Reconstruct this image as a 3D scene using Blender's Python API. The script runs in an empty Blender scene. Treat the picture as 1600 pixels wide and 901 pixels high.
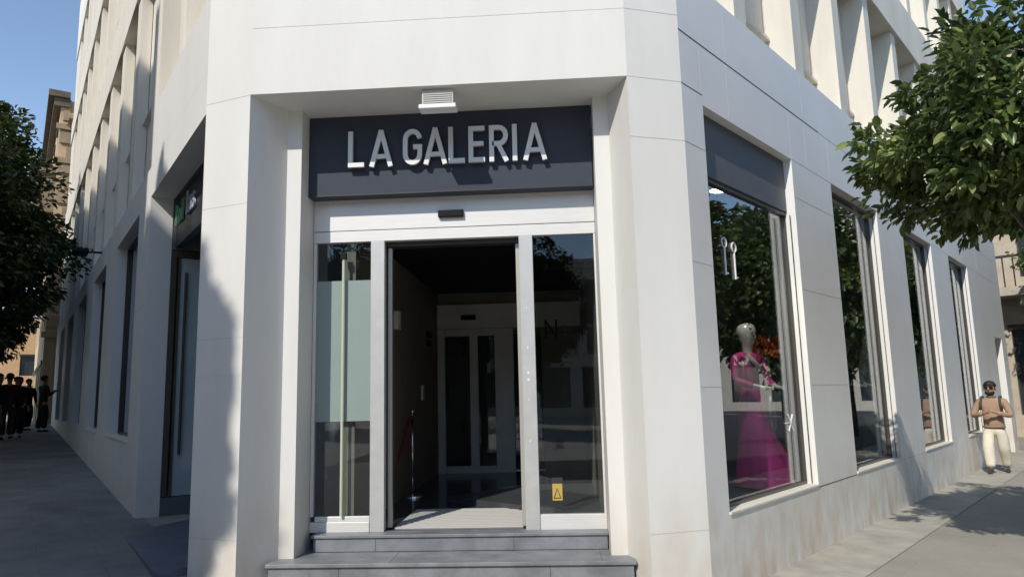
import bpy, bmesh, math, random
import numpy as np
from mathutils import Vector, Matrix
S = bpy.context.scene
COL = S.collection
rad = math.radians

# ------------------------------------------------------------ camera
def camera():
    f = 1110.0; roll = rad(1.40); pitch = math.atan(165*math.cos(roll)/f); yaw = rad(-3.4)
    def w(x, y, one):
        c, s = math.cos(roll), math.sin(roll)
        xr = x*c+y*s; yr = -x*s+y*c
        up = yr*math.cos(pitch)+one*math.sin(pitch); fw = -yr*math.sin(pitch)+one*math.cos(pitch)
        return Vector((xr*math.cos(yaw)+fw*math.sin(yaw), -xr*math.sin(yaw)+fw*math.cos(yaw), up))
    r, u, fwd = w(1, 0, 0), w(0, 1, 0), w(0, 0, 1)
    cd = bpy.data.cameras.new('camera'); co = bpy.data.objects.new('camera', cd); COL.objects.link(co)
    M = Matrix((r, u, -fwd)).transposed().to_4x4(); M.translation = Vector((0, -5.5, 1.6))
    co.matrix_world = M
    cd.sensor_width = 36; cd.lens = f/1600*36; cd.clip_start = 0.05; cd.clip_end = 2000
    S.camera = co
camera()
# ------------------------------------------------------------ light
K, DZ = 0.46, 0.94                       # sunlight travels (K, 1, -DZ)
sun_dir = Vector((-K, -1, DZ)).normalized()
SUN_EL = math.asin(sun_dir.z); SUN_AZ = math.atan2(sun_dir.x, sun_dir.y)
wd = bpy.data.worlds.new('World'); S.world = wd; wd.use_nodes = True
nt = wd.node_tree; bg = nt.nodes['Background']
sk = nt.nodes.new('ShaderNodeTexSky'); sk.sky_type = 'NISHITA'; sk.sun_disc = False
sk.sun_elevation = SUN_EL; sk.sun_rotation = SUN_AZ; sk.altitude = 300; sk.air_density = 0.7; sk.dust_density = 0.1; sk.ozone_density = 3.0
wb = nt.nodes.new('ShaderNodeMix'); wb.data_type = 'RGBA'; wb.blend_type = 'MULTIPLY'; wb.inputs[0].default_value = 1; wb.inputs[7].default_value = (1.13, 1.0, .84, 1)   # camera's warm white balance
nt.links.new(sk.outputs[0], wb.inputs[6]); nt.links.new(wb.outputs[2], bg.inputs[0]); bg.inputs[1].default_value = 0.15
sl = bpy.data.lights.new('sun', 'SUN'); sl.energy = 2.0; sl.angle = rad(0.55); sl.color = (1, 0.95, 0.86)
so = bpy.data.objects.new('sun', sl); COL.objects.link(so)
so.rotation_euler = sun_dir.to_track_quat('Z', 'Y').to_euler(); so.location = (-10, -20, 30)
S.view_settings.view_transform = 'Standard'; S.view_settings.look = 'None'
S.view_settings.exposure = 0.93; S.view_settings.gamma = 1.0
S.view_settings.use_curve_mapping = False
try:
    S.cycles.max_bounces = 8; S.cycles.transparent_max_bounces = 16; S.cycles.glossy_bounces = 4
    S.cycles.caustics_reflective = False; S.cycles.caustics_refractive = False
except Exception: pass

# ------------------------------------------------------------ materials
MATS = {}
def mat(name, col, rough=0.6, metal=0.0, var=0.0, vscale=3.0, bump=0.0, bscale=40.0, spec=0.5, dirt=None, coat=0.0, stretch=(1, 1, 1)):
    if name in MATS: return MATS[name]
    m = bpy.data.materials.new(name); m.use_nodes = True; MATS[name] = m
    n = m.node_tree.nodes; l = m.node_tree.links; b = n['Principled BSDF']
    b.inputs['Base Color'].default_value = (*col, 1); b.inputs['Roughness'].default_value = rough
    b.inputs['Metallic'].default_value = metal; b.inputs['Specular IOR Level'].default_value = spec
    b.inputs['Coat Weight'].default_value = coat
    geo = n.new('ShaderNodeNewGeometry')
    mp = n.new('ShaderNodeMapping'); mp.inputs['Scale'].default_value = stretch; l.new(geo.outputs['Position'], mp.inputs[0])
    out = None
    if var:
        tx = n.new('ShaderNodeTexNoise'); tx.inputs['Scale'].default_value = vscale; tx.inputs['Detail'].default_value = 6; tx.inputs['Roughness'].default_value = 0.65
        l.new(mp.outputs[0], tx.inputs[0])
        mr = n.new('ShaderNodeMapRange'); mr.inputs[1].default_value = .3; mr.inputs[2].default_value = .7
        mr.inputs[3].default_value = 1-var; mr.inputs[4].default_value = 1+var*.6; l.new(tx.outputs[0], mr.inputs[0])
        mx = n.new('ShaderNodeMix'); mx.data_type = 'RGBA'; mx.blend_type = 'MULTIPLY'; mx.inputs[0].default_value = 1
        mx.inputs[6].default_value = (*col, 1); l.new(mr.outputs[0], mx.inputs[7]); out = mx.outputs[2]
    if dirt:   # (colour, z_low, z_high, amount, noise stretch): rain and splash stains near the ground
        dc, z0, z1, am = dirt
        sp = n.new('ShaderNodeSeparateXYZ'); l.new(geo.outputs['Position'], sp.inputs[0])
        mz = n.new('ShaderNodeMapRange'); mz.inputs[1].default_value = z0; mz.inputs[2].default_value = z1; mz.inputs[3].default_value = 1; mz.inputs[4].default_value = 0
        l.new(sp.outputs[2], mz.inputs[0])
        st = n.new('ShaderNodeMapping'); st.inputs['Scale'].default_value = (2.6, 2.6, 1.3); l.new(geo.outputs['Position'], st.inputs[0])
        t2 = n.new('ShaderNodeTexNoise'); t2.inputs['Scale'].default_value = 2.2; t2.inputs['Detail'].default_value = 7; l.new(st.outputs[0], t2.inputs[0])
        r2 = n.new('ShaderNodeMapRange'); r2.inputs[1].default_value = .30; r2.inputs[2].default_value = .70; l.new(t2.outputs[0], r2.inputs[0])
        mu = n.new('ShaderNodeMath'); mu.operation = 'MULTIPLY'; l.new(mz.outputs[0], mu.inputs[0]); l.new(r2.outputs[0], mu.inputs[1])
        m3 = n.new('ShaderNodeMath'); m3.operation = 'MULTIPLY'; l.new(mu.outputs[0], m3.inputs[0]); m3.inputs[1].default_value = am
        mx2 = n.new('ShaderNodeMix'); mx2.data_type = 'RGBA'; l.new(m3.outputs[0], mx2.inputs[0])
        if out: l.new(out, mx2.inputs[6])
        else: mx2.inputs[6].default_value = (*col, 1)
        mx2.inputs[7].default_value = (*dc, 1); out = mx2.outputs[2]
    if out: l.new(out, b.inputs['Base Color'])
    if bump:
        t = n.new('ShaderNodeTexNoise'); t.inputs['Scale'].default_value = bscale; t.inputs['Detail'].default_value = 5; l.new(mp.outputs[0], t.inputs[0])
        bp = n.new('ShaderNodeBump'); bp.inputs['Strength'].default_value = bump; bp.inputs['Distance'].default_value = .01
        l.new(t.outputs[0], bp.inputs['Height']); l.new(bp.outputs[0], b.inputs['Normal'])
    return m
def glass(name, tint, ior=1.5, rough=0.0, wob=0.0):
    m = bpy.data.materials.new(name); m.use_nodes = True; n = m.node_tree.nodes; l = m.node_tree.links
    n.remove(n['Principled BSDF']); o = n['Material Output']
    tr = n.new('ShaderNodeBsdfTransparent'); tr.inputs[0].default_value = (*tint, 1)
    gl = n.new('ShaderNodeBsdfGlossy'); gl.inputs['Roughness'].default_value = rough; gl.inputs[0].default_value = (.95, .97, 1, 1)
    fr = n.new('ShaderNodeFresnel'); fr.inputs[0].default_value = ior
    mx = n.new('ShaderNodeMixShader'); g0 = n.new('ShaderNodeNewGeometry'); mi = n.new('ShaderNodeMix'); mi.inputs[2].default_value = ior; mi.inputs[3].default_value = 1/ior
    l.new(g0.outputs['Backfacing'], mi.inputs[0]); l.new(mi.outputs[0], fr.inputs[0])   # same reflection on both faces of the pane
    l.new(fr.outputs[0], mx.inputs[0]); l.new(tr.outputs[0], mx.inputs[1]); l.new(gl.outputs[0], mx.inputs[2])
    l.new(mx.outputs[0], o.inputs[0])
    if wob:
        t = n.new('ShaderNodeTexNoise'); t.inputs['Scale'].default_value = 1.3; bp = n.new('ShaderNodeBump'); bp.inputs['Strength'].default_value = wob; bp.inputs['Distance'].default_value = .02
        g = n.new('ShaderNodeNewGeometry'); l.new(g.outputs['Position'], t.inputs[0]); l.new(t.outputs[0], bp.inputs['Height']); l.new(bp.outputs[0], gl.inputs['Normal']); l.new(bp.outputs[0], fr.inputs['Normal'])
    return m
def leafmat(name, dark, light, yel):
    m = bpy.data.materials.new(name); m.use_nodes = True; n = m.node_tree.nodes; l = m.node_tree.links; b = n['Principled BSDF']
    at = n.new('ShaderNodeAttribute'); at.attribute_name = 'tint'
    cr = n.new('ShaderNodeValToRGB'); e = cr.color_ramp.elements; e[0].color = (*dark, 1); e[1].color = (*yel, 1); e[1].position = 1
    k = cr.color_ramp.elements.new(.7); k.color = (*light, 1)
    l.new(at.outputs['Fac'], cr.inputs[0]); l.new(cr.outputs[0], b.inputs['Base Color'])
    b.inputs['Roughness'].default_value = .34; b.inputs['Specular IOR Level'].default_value = .6
    tl = n.new('ShaderNodeBsdfTranslucent'); l.new(cr.outputs[0], tl.inputs[0])
    mx = n.new('ShaderNodeMixShader'); mx.inputs[0].default_value = .32; l.new(b.outputs[0], mx.inputs[1]); l.new(tl.outputs[0], mx.inputs[2]); l.new(mx.outputs[0], n['Material Output'].inputs[0])
    return m
BEIGE = (.42, .34, .24)
M_CLAD = mat('white_cladding', (.715, .70, .665), .62, spec=.3, var=.06, vscale=1.1, bump=.03, bscale=3, stretch=(2.2, 2.2, .45), dirt=((.55, .45, .32), -.1, .95, .8))
M_RBASE = mat('stone_cladding', (.84, .825, .795), .5, var=.045, vscale=1.4, bump=.05, bscale=30, dirt=((.60, .47, .33), -.05, 1.0, 1.0))
M_STUC = mat('cream_stucco', (.76, .71, .62), .8, var=.10, vscale=1.6, bump=.25, bscale=60, stretch=(1.6, 1.6, .35))
M_JOINT = mat('joint', (.52, .51, .49), .9); M_JOINTD = mat('open_joint', (.05, .05, .05), .9)
M_ALU = mat('brushed_aluminium', (.72, .705, .68), .42, metal=.2, var=.05, vscale=6, stretch=(1, 1, 8))
M_DARKF = mat('dark_frame', (.035, .033, .032), .45)
M_BROWN = mat('bronze_frame', (.10, .085, .065), .4, metal=.4, var=.2)
M_SILL = mat('sill_stone', (.78, .74, .64), .6, var=.10, vscale=5)
M_SIGN = mat('charcoal_sign', (.050, .057, .080), .6, var=.06, vscale=30, spec=.2)
M_LET = mat('brushed_letter', (.66, .66, .64), .45, metal=.15)
M_STEP = mat('grey_slate_step', (.21, .225, .245), .5, var=.42, vscale=3.5, bump=.15, bscale=20, dirt=((.33, .32, .29), 0, .6, .5))
M_BLACK = mat('black', (.012, .012, .013), .6, spec=.15); M_BLKG = mat('dark_gloss_floor', (.05, .055, .062), .18, var=.3, vscale=4)
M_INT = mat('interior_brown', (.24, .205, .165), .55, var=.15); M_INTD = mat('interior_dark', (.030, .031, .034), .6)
M_WHITE = mat('white_plastic', (.8, .8, .78), .4); M_WALLIN = mat('interior_grey', (.13, .135, .14), .7)
M_GREYP = mat('grey_panel', (.115, .122, .138), .55, var=.05)
M_GLASS = glass('shop_glass', (.86, .89, .88), 1.8, 0, .010)
M_GLASSD = glass('door_glass', (.84, .88, .87), 1.48, 0, .008)
M_FROST = mat('frosted_film', (.26, .32, .30), .35, var=.03)
M_TRUNK = mat('bark', (.13, .10, .075), .9, var=.4, vscale=9, bump=.6, bscale=25, stretch=(1, 1, .3))
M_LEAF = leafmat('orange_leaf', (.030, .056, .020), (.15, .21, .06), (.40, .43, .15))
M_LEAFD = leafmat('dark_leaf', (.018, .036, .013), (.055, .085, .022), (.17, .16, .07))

# ------------------------------------------------------------ helpers
def tag(o, label=None, cat=None, group=None, kind=None):
    if label: o['label'] = label
    if cat: o['category'] = cat
    if group: o['group'] = group
    if kind: o['kind'] = kind
    return o
def empty(name, loc, label, cat, group=None, rz=0):
    o = bpy.data.objects.new(name, None); COL.objects.link(o); o.location = loc; o.rotation_euler.z = rz; o.empty_display_size = .2
    return tag(o, label, cat, group)
def W3(x, y, z): return (x, y, z)
class MB:
    def __init__(s): s.v = []; s.f = []; s.m = []
    def face(s, pts, m=0):
        i = len(s.v); s.v += [tuple(p) for p in pts]; s.f.append(tuple(range(i, i+len(pts)))); s.m.append(m); return s
    def box(s, a0, a1, b0, b1, c0, c1, fr=W3, m=0):
        P = [fr(a, b, c) for c in (c0, c1) for b in (b0, b1) for a in (a0, a1)]
        i = len(s.v); s.v += [tuple(p) for p in P]
        for q in ((0, 1, 3, 2), (4, 6, 7, 5), (0, 4, 5, 1), (2, 3, 7, 6), (0, 2, 6, 4), (1, 5, 7, 3)):
            s.f.append(tuple(i+k for k in q)); s.m.append(m)
        return s
    def wall(s, fr, s0, s1, z0, z1, holes, th, m=0, jm=None, d0=0.0, back=True):
        jm = m if jm is None else jm
        sb = sorted({s0, s1, *[h[0] for h in holes], *[h[1] for h in holes]}); zb = sorted({z0, z1, *[h[2] for h in holes], *[h[3] for h in holes]})
        sb = [a for a in sb if s0 <= a <= s1]; zb = [a for a in zb if z0 <= a <= z1]
        def solid(i, j):
            if i < 0 or j < 0 or i >= len(sb)-1 or j >= len(zb)-1: return None
            a, c = (sb[i]+sb[i+1])/2, (zb[j]+zb[j+1])/2
            return not any(h[0] < a < h[1] and h[2] < c < h[3] for h in holes)
        for i in range(len(sb)-1):
            for j in range(len(zb)-1):
                if not solid(i, j): continue
                a, b, c, e = sb[i], sb[i+1], zb[j], zb[j+1]
                s.face([fr(a, d0, c), fr(b, d0, c), fr(b, d0, e), fr(a, d0, e)], m)
                if back: s.face([fr(a, d0+th, c), fr(b, d0+th, c), fr(b, d0+th, e), fr(a, d0+th, e)], m)
                for (di, dj, q) in ((-1, 0, ((a, c), (a, e))), (1, 0, ((b, c), (b, e))), (0, -1, ((a, c), (b, c))), (0, 1, ((a, e), (b, e)))):
                    if solid(i+di, j+dj) in (False, None):
                        (p, q_), (r, t) = q
                        s.face([fr(p, d0, q_), fr(r, d0, t), fr(r, d0+th, t), fr(p, d0+th, q_)], jm)
        return s
    def tube(s, pts, radii, n=8, m=0, cap=True):
        pts = [Vector(p) for p in pts]; i0 = len(s.v); N = len(pts)
        for k, p in enumerate(pts):
            d = (pts[min(k+1, N-1)]-pts[max(k-1, 0)]).normalized()
            a = d.orthogonal().normalized() if k == 0 else (u-d*u.dot(d)).normalized(); u = a; b = d.cross(a)
            r = radii[k] if hasattr(radii, '__len__') else radii
            for q in range(n):
                t = 2*math.pi*q/n; s.v.append(tuple(p+(a*math.cos(t)+b*math.sin(t))*r))
        for k in range(N-1):
            for q in range(n):
                s.f.append((i0+k*n+q, i0+k*n+(q+1) % n, i0+(k+1)*n+(q+1) % n, i0+(k+1)*n+q)); s.m.append(m)
        if cap:
            s.f.append(tuple(i0+q for q in range(n))); s.m.append(m); s.f.append(tuple(i0+(N-1)*n+q for q in range(n))); s.m.append(m)
        return s
    def build(s, name, mats, parent=None, smooth=False, merge=True, bevel=0):
        me = bpy.data.meshes.new(name); me.from_pydata(s.v, [], s.f)
        for x in (mats if isinstance(mats, (list, tuple)) else [mats]): me.materials.append(x)
        me.polygons.foreach_set('material_index', s.m)
        bm = bmesh.new(); bm.from_mesh(me)
        if merge: bmesh.ops.remove_doubles(bm, verts=bm.verts, dist=1e-5)
        bmesh.ops.recalc_face_normals(bm, faces=bm.faces)
        if bevel:
            bmesh.ops.bevel(bm, geom=[e for e in bm.edges if len(e.link_faces) == 2 and e.calc_face_angle(0) > .5], offset=bevel, segments=2, affect='EDGES', profile=.5)
        bm.to_mesh(me); bm.free()
        if smooth: me.polygons.foreach_set('use_smooth', [True]*len(me.polygons))
        o = bpy.data.objects.new(name, me); COL.objects.link(o)
        if parent:
            o.parent = parent; top = parent; off = Matrix()
            chain = []
            while top: chain.append(top); top = top.parent
            for c in reversed(chain): off = off @ Matrix.LocRotScale(c.location, c.rotation_euler, None)
            me.transform(off.inverted())
        return o
def part(name, mats, parent, fn, **k):
    mb = MB(); fn(mb); return mb.build(name, mats, parent, **k)

# frames: s along the wall, d into the building, z up
def frame(o, az, left=False):
    a = rad(az); dx, dy = math.sin(a), math.cos(a)
    nx, ny = (-math.cos(a), math.sin(a)) if not left else (math.cos(a), -math.sin(a))   # into the building
    if left: nx, ny = (math.cos(a), -math.sin(a))
    return lambda s, d, z: (o[0]+s*dx+d*nx, o[1]+s*dy+d*ny, z)
Rc, Lc = (1.112, .164), (-2.94, .163)
RW = frame(Rc, 38.1)
LW = frame(Lc, -38.4, True)
FRf = frame((.65, 0), 70.5)
FLf = frame((-2.48, 0), -70.5, True)
F0 = lambda x, d, z: (x, d, z)

# ------------------------------------------------------------ ground
A_ = np.array([[1, x, y, math.tanh(x+1)] for x, y in ((1.7, 1), (7.5, 8.4), (-4.83, 2.54), (-15.5, 16))])
GC = np.linalg.solve(A_, np.array([.01, -.046, .318, .775]))
def gz(x, y):
    x_, y_ = max(-18, min(12, x)), max(-6, min(20, y))
    return float(GC @ np.array([1, x_, y_, math.tanh(x_+1)]))
def sheet(name, inside, dz, m, step=1.0, ext=None, label=None):
    pass
def ground():
    xs = [-300, -120, -60, -40]+[-30+i for i in range(56)]+[30, 40, 60, 120, 300]
    ys = [-300, -120, -60, -35]+[-20+i for i in range(50)]+[35, 45, 60, 120, 300]
    v = [(x, y, gz(x, y)) for y in ys for x in xs]; nx = len(xs)
    f = [(j*nx+i, j*nx+i+1, (j+1)*nx+i+1, (j+1)*nx+i) for j in range(len(ys)-1) for i in range(nx-1)]
    me = bpy.data.meshes.new('pavement'); me.from_pydata(v, [], f)
    m = mat('pavement_concrete', (.32, .30, .262), .85, var=.16, vscale=.9, bump=.25, bscale=60)
    n = m.node_tree.nodes; l = m.node_tree.links; b = n['Principled BSDF']
    # small square setts: joints from a brick pattern turned to the right facade, plus dark spots of old gum
    geo = n.new('ShaderNodeNewGeometry'); mp = n.new('ShaderNodeMapping'); mp.inputs['Rotation'].default_value = (0, 0, rad(-51.9)); l.new(geo.outputs['Position'], mp.inputs[0])
    br = n.new('ShaderNodeTexBrick'); br.inputs['Scale'].default_value = 1; br.inputs['Brick Width'].default_value = .6; br.inputs['Row Height'].default_value = .4
    br.inputs['Mortar Size'].default_value = .006; br.inputs['Mortar Smooth'].default_value = .3
    br.inputs['Color1'].default_value = (1, 1, 1, 1); br.inputs['Color2'].default_value = (.985, .985, .985, 1); br.inputs['Mortar'].default_value = (.93, .925, .91, 1)
    l.new(mp.outputs[0], br.inputs[0])
    src = b.inputs['Base Color'].links[0].from_socket
    mx = n.new('ShaderNodeMix'); mx.data_type = 'RGBA'; mx.blend_type = 'MULTIPLY'; mx.inputs[0].default_value = 1
    l.new(src, mx.inputs[6]); l.new(br.outputs[0], mx.inputs[7])
    vo = n.new('ShaderNodeTexVoronoi'); vo.inputs['Scale'].default_value = 3.4; l.new(geo.outputs['Position'], vo.inputs[0])
    cr = n.new('ShaderNodeMapRange'); cr.inputs[1].default_value = .03; cr.inputs[2].default_value = .055; cr.inputs[3].default_value = .55; cr.inputs[4].default_value = 1; l.new(vo.outputs[0], cr.inputs[0])
    m2 = n.new('ShaderNodeMix'); m2.data_type = 'RGBA'; m2.blend_type = 'MULTIPLY'; m2.inputs[0].default_value = 1
    l.new(mx.outputs[2], m2.inputs[6]); l.new(cr.outputs[0], m2.inputs[7]); l.new(m2.outputs[2], b.inputs['Base Color'])
    me.materials.append(m); o = bpy.data.objects.new('ground', me); COL.objects.link(o); tag(o, kind='structure')
    def strip(name, fr, s0, s1, d0, d1, dz, m):
        mb = MB(); n = int((s1-s0)/.8)+1; k = 4
        for i in range(n):
            for j in range(k):
                q = []
                for a, c in ((i, j), (i+1, j), (i+1, j+1), (i, j+1)):
                    p = fr(s0+(s1-s0)*a/n, d0+(d1-d0)*c/k, 0); q.append((p[0], p[1], gz(p[0], p[1])+dz))
                mb.face(q)
        o = mb.build(name, m); tag(o, kind='structure')
    strip('paving_border', RW, -.1, 16.7, 0.1, -.62, .006, mat('pale_border', (.40, .375, .32), .85, var=.25, vscale=2.5, bump=.2))
    def addbrick(m, rot, bw, rh, dark):
        n = m.node_tree.nodes; l = m.node_tree.links; b = n['Principled BSDF']; geo = n.new('ShaderNodeNewGeometry'); mp = n.new('ShaderNodeMapping'); mp.inputs['Rotation'].default_value = (0, 0, rot); l.new(geo.outputs['Position'], mp.inputs[0])
        br = n.new('ShaderNodeTexBrick'); br.inputs['Scale'].default_value = 1; br.inputs['Brick Width'].default_value = bw; br.inputs['Row Height'].default_value = rh; br.inputs['Mortar Size'].default_value = .008
        br.inputs['Color1'].default_value = (1.04, 1.04, 1.04, 1); br.inputs['Color2'].default_value = (.94, .94, .94, 1); br.inputs['Mortar'].default_value = (dark, dark, dark, 1); l.new(mp.outputs[0], br.inputs[0])
        mx = n.new('ShaderNodeMix'); mx.data_type = 'RGBA'; mx.blend_type = 'MULTIPLY'; mx.inputs[0].default_value = 1; l.new(b.inputs['Base Color'].links[0].from_socket, mx.inputs[6]); l.new(br.outputs[0], mx.inputs[7]); l.new(mx.outputs[2], b.inputs['Base Color'])
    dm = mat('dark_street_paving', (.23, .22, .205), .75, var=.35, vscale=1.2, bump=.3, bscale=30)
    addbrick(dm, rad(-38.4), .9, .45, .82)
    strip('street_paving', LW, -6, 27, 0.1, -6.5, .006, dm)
    am = mat('asphalt', (.055, .055, .056), .9, var=.2, vscale=4)
    strip('right_roadway', RW, -9, 44, -3.3, -20, .005, am)
    strip('roadway', frame((-2.94-.784*8, .163-.621*8), -38.4, True), -30, 60, 1.4, -1.4, .004, mat('asphalt', (.055, .055, .057), .9, var=.2, vscale=4))
ground()
mb = MB(); xs = [-14, -9, -5, -2, 0, 2, 5, 9, 14, 22]; ys = [-40, -30, -22, -15, -10, -7, -5, -3.2, -1.4]
for i in range(len(xs)-1):
    for j in range(len(ys)-1): mb.face([(x, y, gz(x, y)+.005) for x, y in ((xs[i], ys[j]), (xs[i+1], ys[j]), (xs[i+1], ys[j+1]), (xs[i], ys[j+1]))])
tag(mb.build('bounce_paving', mat('pale_bounce_sheet', (.60, .56, .49), .8, var=.12, vscale=1.5)), kind='structure')  # unseen pale sheet behind the camera, added to bounce light onto soffit and jambs

# ------------------------------------------------------------ the corner building
bld = empty('corner_building', (-.9, .3, 0), 'white clad corner building with chamfered glass entrance and angled facades', 'building')
RWIN = [(.37, 2.42), (3.70, 5.65), (7.05, 9.00), (10.45, 12.36)]
RH = [(a, b, .607, 4.035) for a, b in RWIN]+[(14.92, 16.0, -.7, 2.66)]
REND = 16.7
ROOF = 17.6
FLO = [(5.2, 7.69), (8.55, 11.15), (12.0, 14.6)]
def joints_line(mb, fr, a0, a1, z, w=.004, m=0, d=-.0015):
    mb.box(a0, a1, d, .002, z-w/2, z+w/2, fr, m)
def joints_v(mb, fr, a, z0, z1, w=.004, m=0):
    mb.box(a-w/2, a+w/2, -.0015, .002, z0, z1, fr, m)
# right ground floor wall
def f(mb): mb.wall(RW, 0.0, REND, -.7, 5.19, RH, .26)
part('wall', M_RBASE, bld, f)
def f(mb):
    for k, (z0, z1) in enumerate(FLO):
        rec = []; e = 1.34
        while e < REND:
            rec.append((max(.25, e-1.38), min(e, REND-.1), z0-1 if k == 0 else z0, z1)); e += 1.66
        mb.wall(RW, 0, REND, 5.192 if k == 0 else z0, z1, rec, .34, d0=.06)
part('upper_wall', M_STUC, bld, f)
def f(mb):
    for z0, z1 in ((7.69, 8.55), (11.15, 12.0), (14.6, ROOF)): mb.box(0, REND, 0.0, .40, z0, z1, RW)
part('floor_band', M_STUC, bld, f)
# recess backs, sills and panes above
def upper(fr_, e0, per, wid, end, floors, zlow, pane_w, first=.25, dd=0.0):
    fr = lambda a_, d_, z_: fr_(a_, d_+dd, z_)
    for k, (z0, z1) in enumerate(floors):
        e = e0
        while e < end:
            a, b = max(first, e-wid), min(e, end-.1); zz = (zlow(e) if k == 0 else z0)
            mb = MB(); mb.wall(fr, a, b, zz, z1, [(a+.05, a+pane_w, z0+.58, z1-.12)], .05, d0=.40); mb.box(a+.03, b, .33, .398, z0+.53, z0+.57, fr)
            w = mb.build('upper_window', M_STUC, bld)
            mb = MB(); mb.box(a+.05, a+pane_w, .44, .45, z0+.58, z1-.12, fr); mb.build('pane', M_GLASSD, w)
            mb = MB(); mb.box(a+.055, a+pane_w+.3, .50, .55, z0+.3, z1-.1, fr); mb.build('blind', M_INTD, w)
            e += per
upper(RW, 1.34, 1.66, 1.38, REND, FLO, lambda e: 5.19, .75)
# left wall
LEND = 25.0
LWIN = [(3.94, 6.39), (7.92, 10.3), (11.95, 14.4), (15.95, 18.4), (19.95, 22.4)]
LH = [(.0, 2.98, -.7, 4.05)]+[(a, b, 1.12, 4.045) for a, b in LWIN]
def f(mb):
    mb.wall(LW, 0.0, LEND, -.7, 4.45, LH, .25)
    mb.box(0, 3.06, 0, .25, 4.452, 5.19, LW)
part('wall', M_CLAD, bld, f)
LFLO = [(5.2, 7.88), (8.75, 11.5), (12.3, 15.0)]
def f(mb):
    for k, (z0, z1) in enumerate(LFLO):
        rec = []; e = 3.35 + 1.9
        rec.append((.3, 1.42, 5.0, z1)); rec.append((1.75, 3.1, 5.0, z1) if k == 0 else (1.75, 3.1, z0, z1))
        if k: rec[0] = (.3, 1.42, z0, z1)
        zb = 4.0 if k == 0 else z0
        while e < LEND: rec.append((e-1.55, min(e, LEND-.1), zb, z1)); e += 1.98
        if k == 0:
            mb.wall(LW, 0, 3.3, 5.192, z1, [(r[0], r[1], r[2], r[3]) for r in rec[:2]], .30, d0=.04)
            mb.wall(LW, 3.3, LEND, 4.452, z1, rec[2:], .15, d0=.04)
        else: mb.wall(LW, 0, LEND, z0, z1, rec, .30, d0=.04)
part('upper_wall', M_STUC, bld, f)
def f(mb):
    for z0, z1 in ((7.88, 8.75), (11.5, 12.3), (15.0, ROOF)): mb.box(0, LEND, 0.0, .36, z0, z1, LW)
part('floor_band', M_STUC, bld, f)
upper(LW, 5.25, 1.98, 1.55, LEND, LFLO, lambda e: 4.452, .8, dd=-.20)
for a, b in ((.3, 1.42), (1.75, 3.1)):
    mb = MB(); mb.wall(LW, a, b, 5.19, 7.88, [(a+.1, b-.3, 5.9, 7.6)], .05, d0=.36); w = mb.build('upper_window', M_STUC, bld)
    mb = MB(); mb.box(a+.1, b-.3, .39, .395, 5.9, 7.6, LW); mb.build('pane', M_GLASSD, w)
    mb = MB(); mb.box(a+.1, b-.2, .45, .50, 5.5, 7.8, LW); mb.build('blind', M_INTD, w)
    for z0, z1 in ((8.75, 11.5), (12.3, 15.0)):
        mb = MB(); mb.box(a, b, .34, .40, z0, z1, LW); mb.build('upper_panel', M_STUC, bld)
# front: pillars as solid prisms and the fascia above the entrance
IL = [(-2.48, 0), (-2.30, .38), (-2.172, .38), (-2.172, .78)]
IR = [(.65, 0), (.515, .38), (.385, .38), (.385, .78)]
def prism(mb, poly, z0, z1, m=0):
    n = len(poly)
    mb.face([(x, y, z0) for x, y in poly], m); mb.face([(x, y, z1) for x, y in poly], m)
    for i in range(n):
        (a, b), (c, d) = poly[i], poly[(i+1) % n]
        mb.face([(a, b, z0), (c, d, z0), (c, d, z1), (a, b, z1)], m)
rp = RW(0, .26, 0); lp = LW(0, .25, 0)
def f(mb): prism(mb, IR+[(rp[0]-.03, .78), (rp[0], rp[1]), Rc], -.7, 4.13)
part('pillar', M_CLAD, bld, f, merge=False)
def f(mb): prism(mb, IL+[(-2.66, .78), (-2.80, .40), Lc], -.7, 4.13)
part('pillar', M_CLAD, bld, f, merge=False)
def f(mb): prism(mb, [Lc, (-2.48, 0), (.65, 0), Rc, (rp[0], rp[1]), (.9, .78), (-2.66, .78), (lp[0], lp[1])], 4.13, ROOF)
part('fascia', M_CLAD, bld, f, merge=False)
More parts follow.
